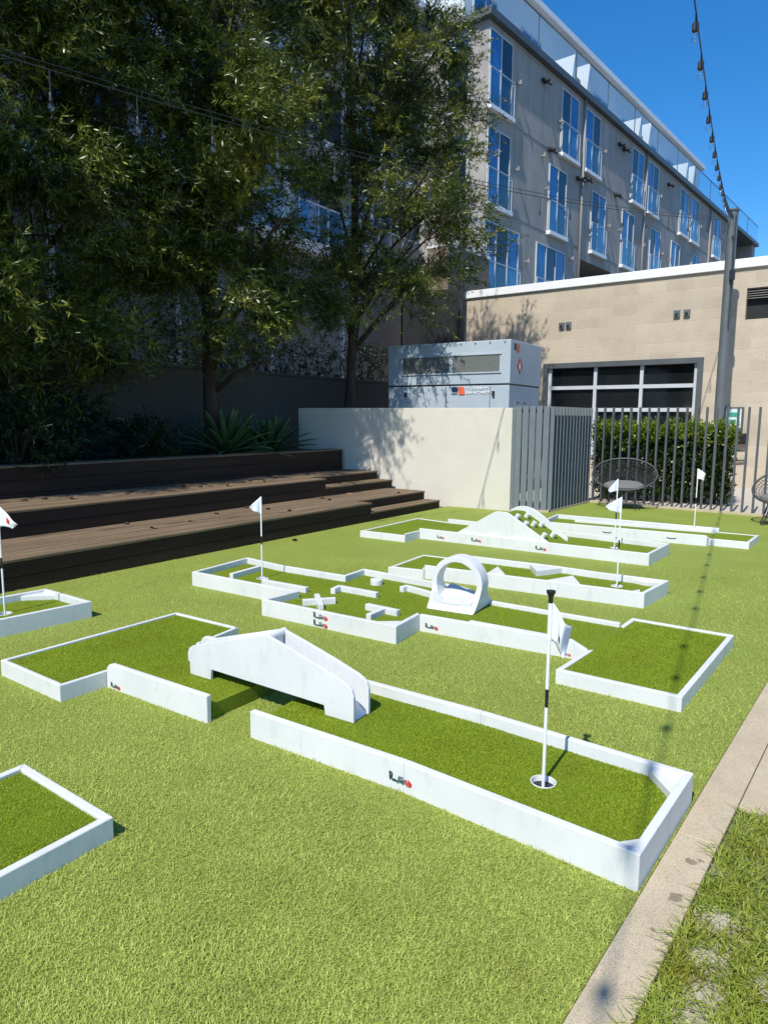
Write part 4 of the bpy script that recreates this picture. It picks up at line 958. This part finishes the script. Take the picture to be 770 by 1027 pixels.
# ---------------------------------------------------------------- round woven chairs
def make_chair(label, loc, rz):
    t = thing('lounge_chair', label, 'chair', loc, rz, 'round woven chairs by the fence')
    # rim ellipse, tilted back: low in front (-y), high behind
    def rim(a, k=1.0): 
        x = .52*k*math.cos(a); y = .40*k*math.sin(a); return Vector((x, y*.80+.02, .585+y*.62))
    def bowl(a, k):
        p = rim(a, k); d = (1-k*k); return p+Vector((0, .16*d, -.21*d))
    N = 40
    MB().tube([rim(2*math.pi*i/N) for i in range(N+1)], .016, 8, False).build('rim', 'rim', t, local=True, smooth=True)
    k = MB()
    for kk in [.93-.062*i for i in range(10)]:
        k.tube([bowl(2*math.pi*i/N, kk) for i in range(N+1)], .0045, 5, False)
    for i in range(54):
        a = 2*math.pi*i/54; k.tube([bowl(a, 1-.115*j) for j in range(6)], .0042, 4, False)
    k.build('woven_seat', 'wicker', t, local=True)
    c = MB(); ring = [(.34*math.cos(2*math.pi*i/24)*(1.0 if math.sin(2*math.pi*i/24) < 0 else .85), -.09+.23*math.sin(2*math.pi*i/24)) for i in range(24)]
    c.put([(x, y, .40+y*.12) for x, y in ring]+[(x*.96, y*.96, .455+y*.12) for x, y in ring], [tuple(range(23,-1,-1)), tuple(range(24,48))]+[(i,(i+1)%24,24+(i+1)%24,24+i) for i in range(24)])
    c.build('cushion', 'cushion', t, .012, local=True)
    MB().tube([(.22*math.cos(2*math.pi*i/24), .20*math.sin(2*math.pi*i/24), .36) for i in range(25)], .011, 6, False).build('seat_frame', 'dksteel', t, local=True)
    for sx, sy in ((-1,-1),(1,-1),(-1,1),(1,1)):
        MB().tube([(sx*.14, sy*.14, .37), (sx*.20, sy*.22, .0), (sx*.26, sy*.19, .0), (sx*.21, sy*.10, .36)], .009, 6).build('leg', 'dksteel', t, local=True)
    MB().tube([(-.19,-.20,.12),(.19,-.20,.12)], .008, 6).build('stretcher', 'dksteel', t, local=True)
    return t
ch = make_chair('round grey woven lounge chair in front of the hedge, behind two flags', (4.08, 11.75, 0), R(-20))
c2 = copy_tree(ch); c2.location = (5.76, 9.82, 0); c2.rotation_euler = (0, 0, R(-62)); c2['label'] = 'round woven lounge chair at the right edge, half cut off'

# ---------------------------------------------------------------- fallen leaves
litter = [(-6.6+rnd.random()*6.2, 1.15+rnd.random()**.5*.95, .552, 'leaf_dry') for _ in range(13)]+[(-6.5+rnd.random()*6.2, .1+rnd.random()**.5*.9, .277, 'leaf_dry') for _ in range(8)]
for i, (s_, w_, z, m) in enumerate([(-5.6,1.55,.552,'leaf_dry'),(-4.75,1.7,.552,'leaf_dry'),(-3.9,1.75,.552,'leaf_dry'),(-3.2,1.9,.552,'leaf_dry'),(-4.75,.55,.277,'leaf_dry'),(-4.1,.85,.277,'leaf_dry'),(-3.8,-.22,.012,'leaf_red'),(-2.05,.7,.277,'leaf_dry'),(-5.3,.5,.277,'leaf_dry'),(-2.3,-.5,.012,'leaf_dry')]+litter):
    x, y = S(s_, w_); k = MB(); a = rnd.uniform(0, 6)
    pts = []
    for j in range(9): u = j/8-.5; pts.append((u, .028*(1-4*u*u)+.004, .02*math.cos(u*4+a)))
    vs = []
    for u, ww, zz in pts:
        for e in (-1, 0, 1): p = rot2((u*.10, e*ww), a); vs.append((x+p[0], y+p[1], z+.006+zz*(abs(e))+(0 if e else .004)))
    k.put(vs, [(3*j+e, 3*j+e+1, 3*j+e+4, 3*j+e+3) for j in range(8) for e in (0, 1)])
    o = k.build('fallen_leaf', m)
    if i == 6: tag(o, 'reddish dry leaf on the turf at the foot of the steps', 'leaf')
    elif i == 9: tag(o, 'brown curled leaf lying on the turf behind the pennant course', 'leaf')
    else: tag(o, 'dry brown leaf lying on a timber step', 'leaf', 'dry leaves scattered on the steps')
    sm = o.modifiers.new('thick', 'SOLIDIFY'); sm.thickness = .001

# ---------------------------------------------------------------- grass
def scatter(poly, n, fall):
    P = np.array(poly); lo, hi = P.min(0), P.max(0); q = rng.uniform(lo, hi, (n, 2)); q = q[inside(q, poly)]
    d = np.hypot(q[:, 0], q[:, 1]); return q[rng.uniform(0, 1, len(q)) < np.clip((fall/d)**2, 0, 1)]
LP = [K(-.9, .0), K(6.2, .0), (2.6, 7.4), (-3.4, 7.2), (-3.6, 4.5), (-1.6, .7)]
q = scatter(LP, 2800000, 1.55)
for poly in BLOCK: q = q[~inside(q, offset(poly, -.004))]
o = blades('turf_grass', q, 0.0, .0115, .0020, 1.25, 'blade'); o['kind'] = 'stuff'
qs = []; zs = []
for poly, z, n, holes in PILES:
    a, b_ = pile(poly, z, n, holes); qs.append(a); zs.append(b_)
qs = np.concatenate(qs); zs = np.concatenate(zs)
o = blades('short_turf_pile', qs, zs, .006, .0022, 1.0, 'pileblade'); o['kind'] = 'stuff'
NL = [K(-1.2, .135), K(1.36, .15), K(1.36, 2.2), K(-1.2, 2.2)]
q = scatter(NL, 230000, 1.9)
bald = np.array([(1.012,1.898),(.913,1.759),(.783,1.542),(.85,1.63),(1.05,1.66)])
dd = np.min(np.hypot(q[:, None, 0]-bald[None, :, 0], q[:, None, 1]-bald[None, :, 1]), axis=1)
cl = np.sin(q[:, 0]*31+2)*np.sin(q[:, 1]*27)+.6*np.sin(q[:, 0]*67)*np.sin(q[:, 1]*71+1)
q = q[(dd > rng.uniform(.015, .06, len(q))) & (cl > rng.uniform(-1.6, .3, len(q)))]
o = blades('natural_grass', q, -.004, .036, .0036, 1.5, 'grass', 1.0); o['kind'] = 'stuff'
dq = rng.uniform(-1, 1, (2600, 2)); dq = np.concatenate([bald[i]+rng.normal(0, .025, (520, 2)) for i in range(5)])
o = blades('dry_clippings', dq, .0, .007, .004, 4.5, 'drygrass', 1.5); o['kind'] = 'stuff'
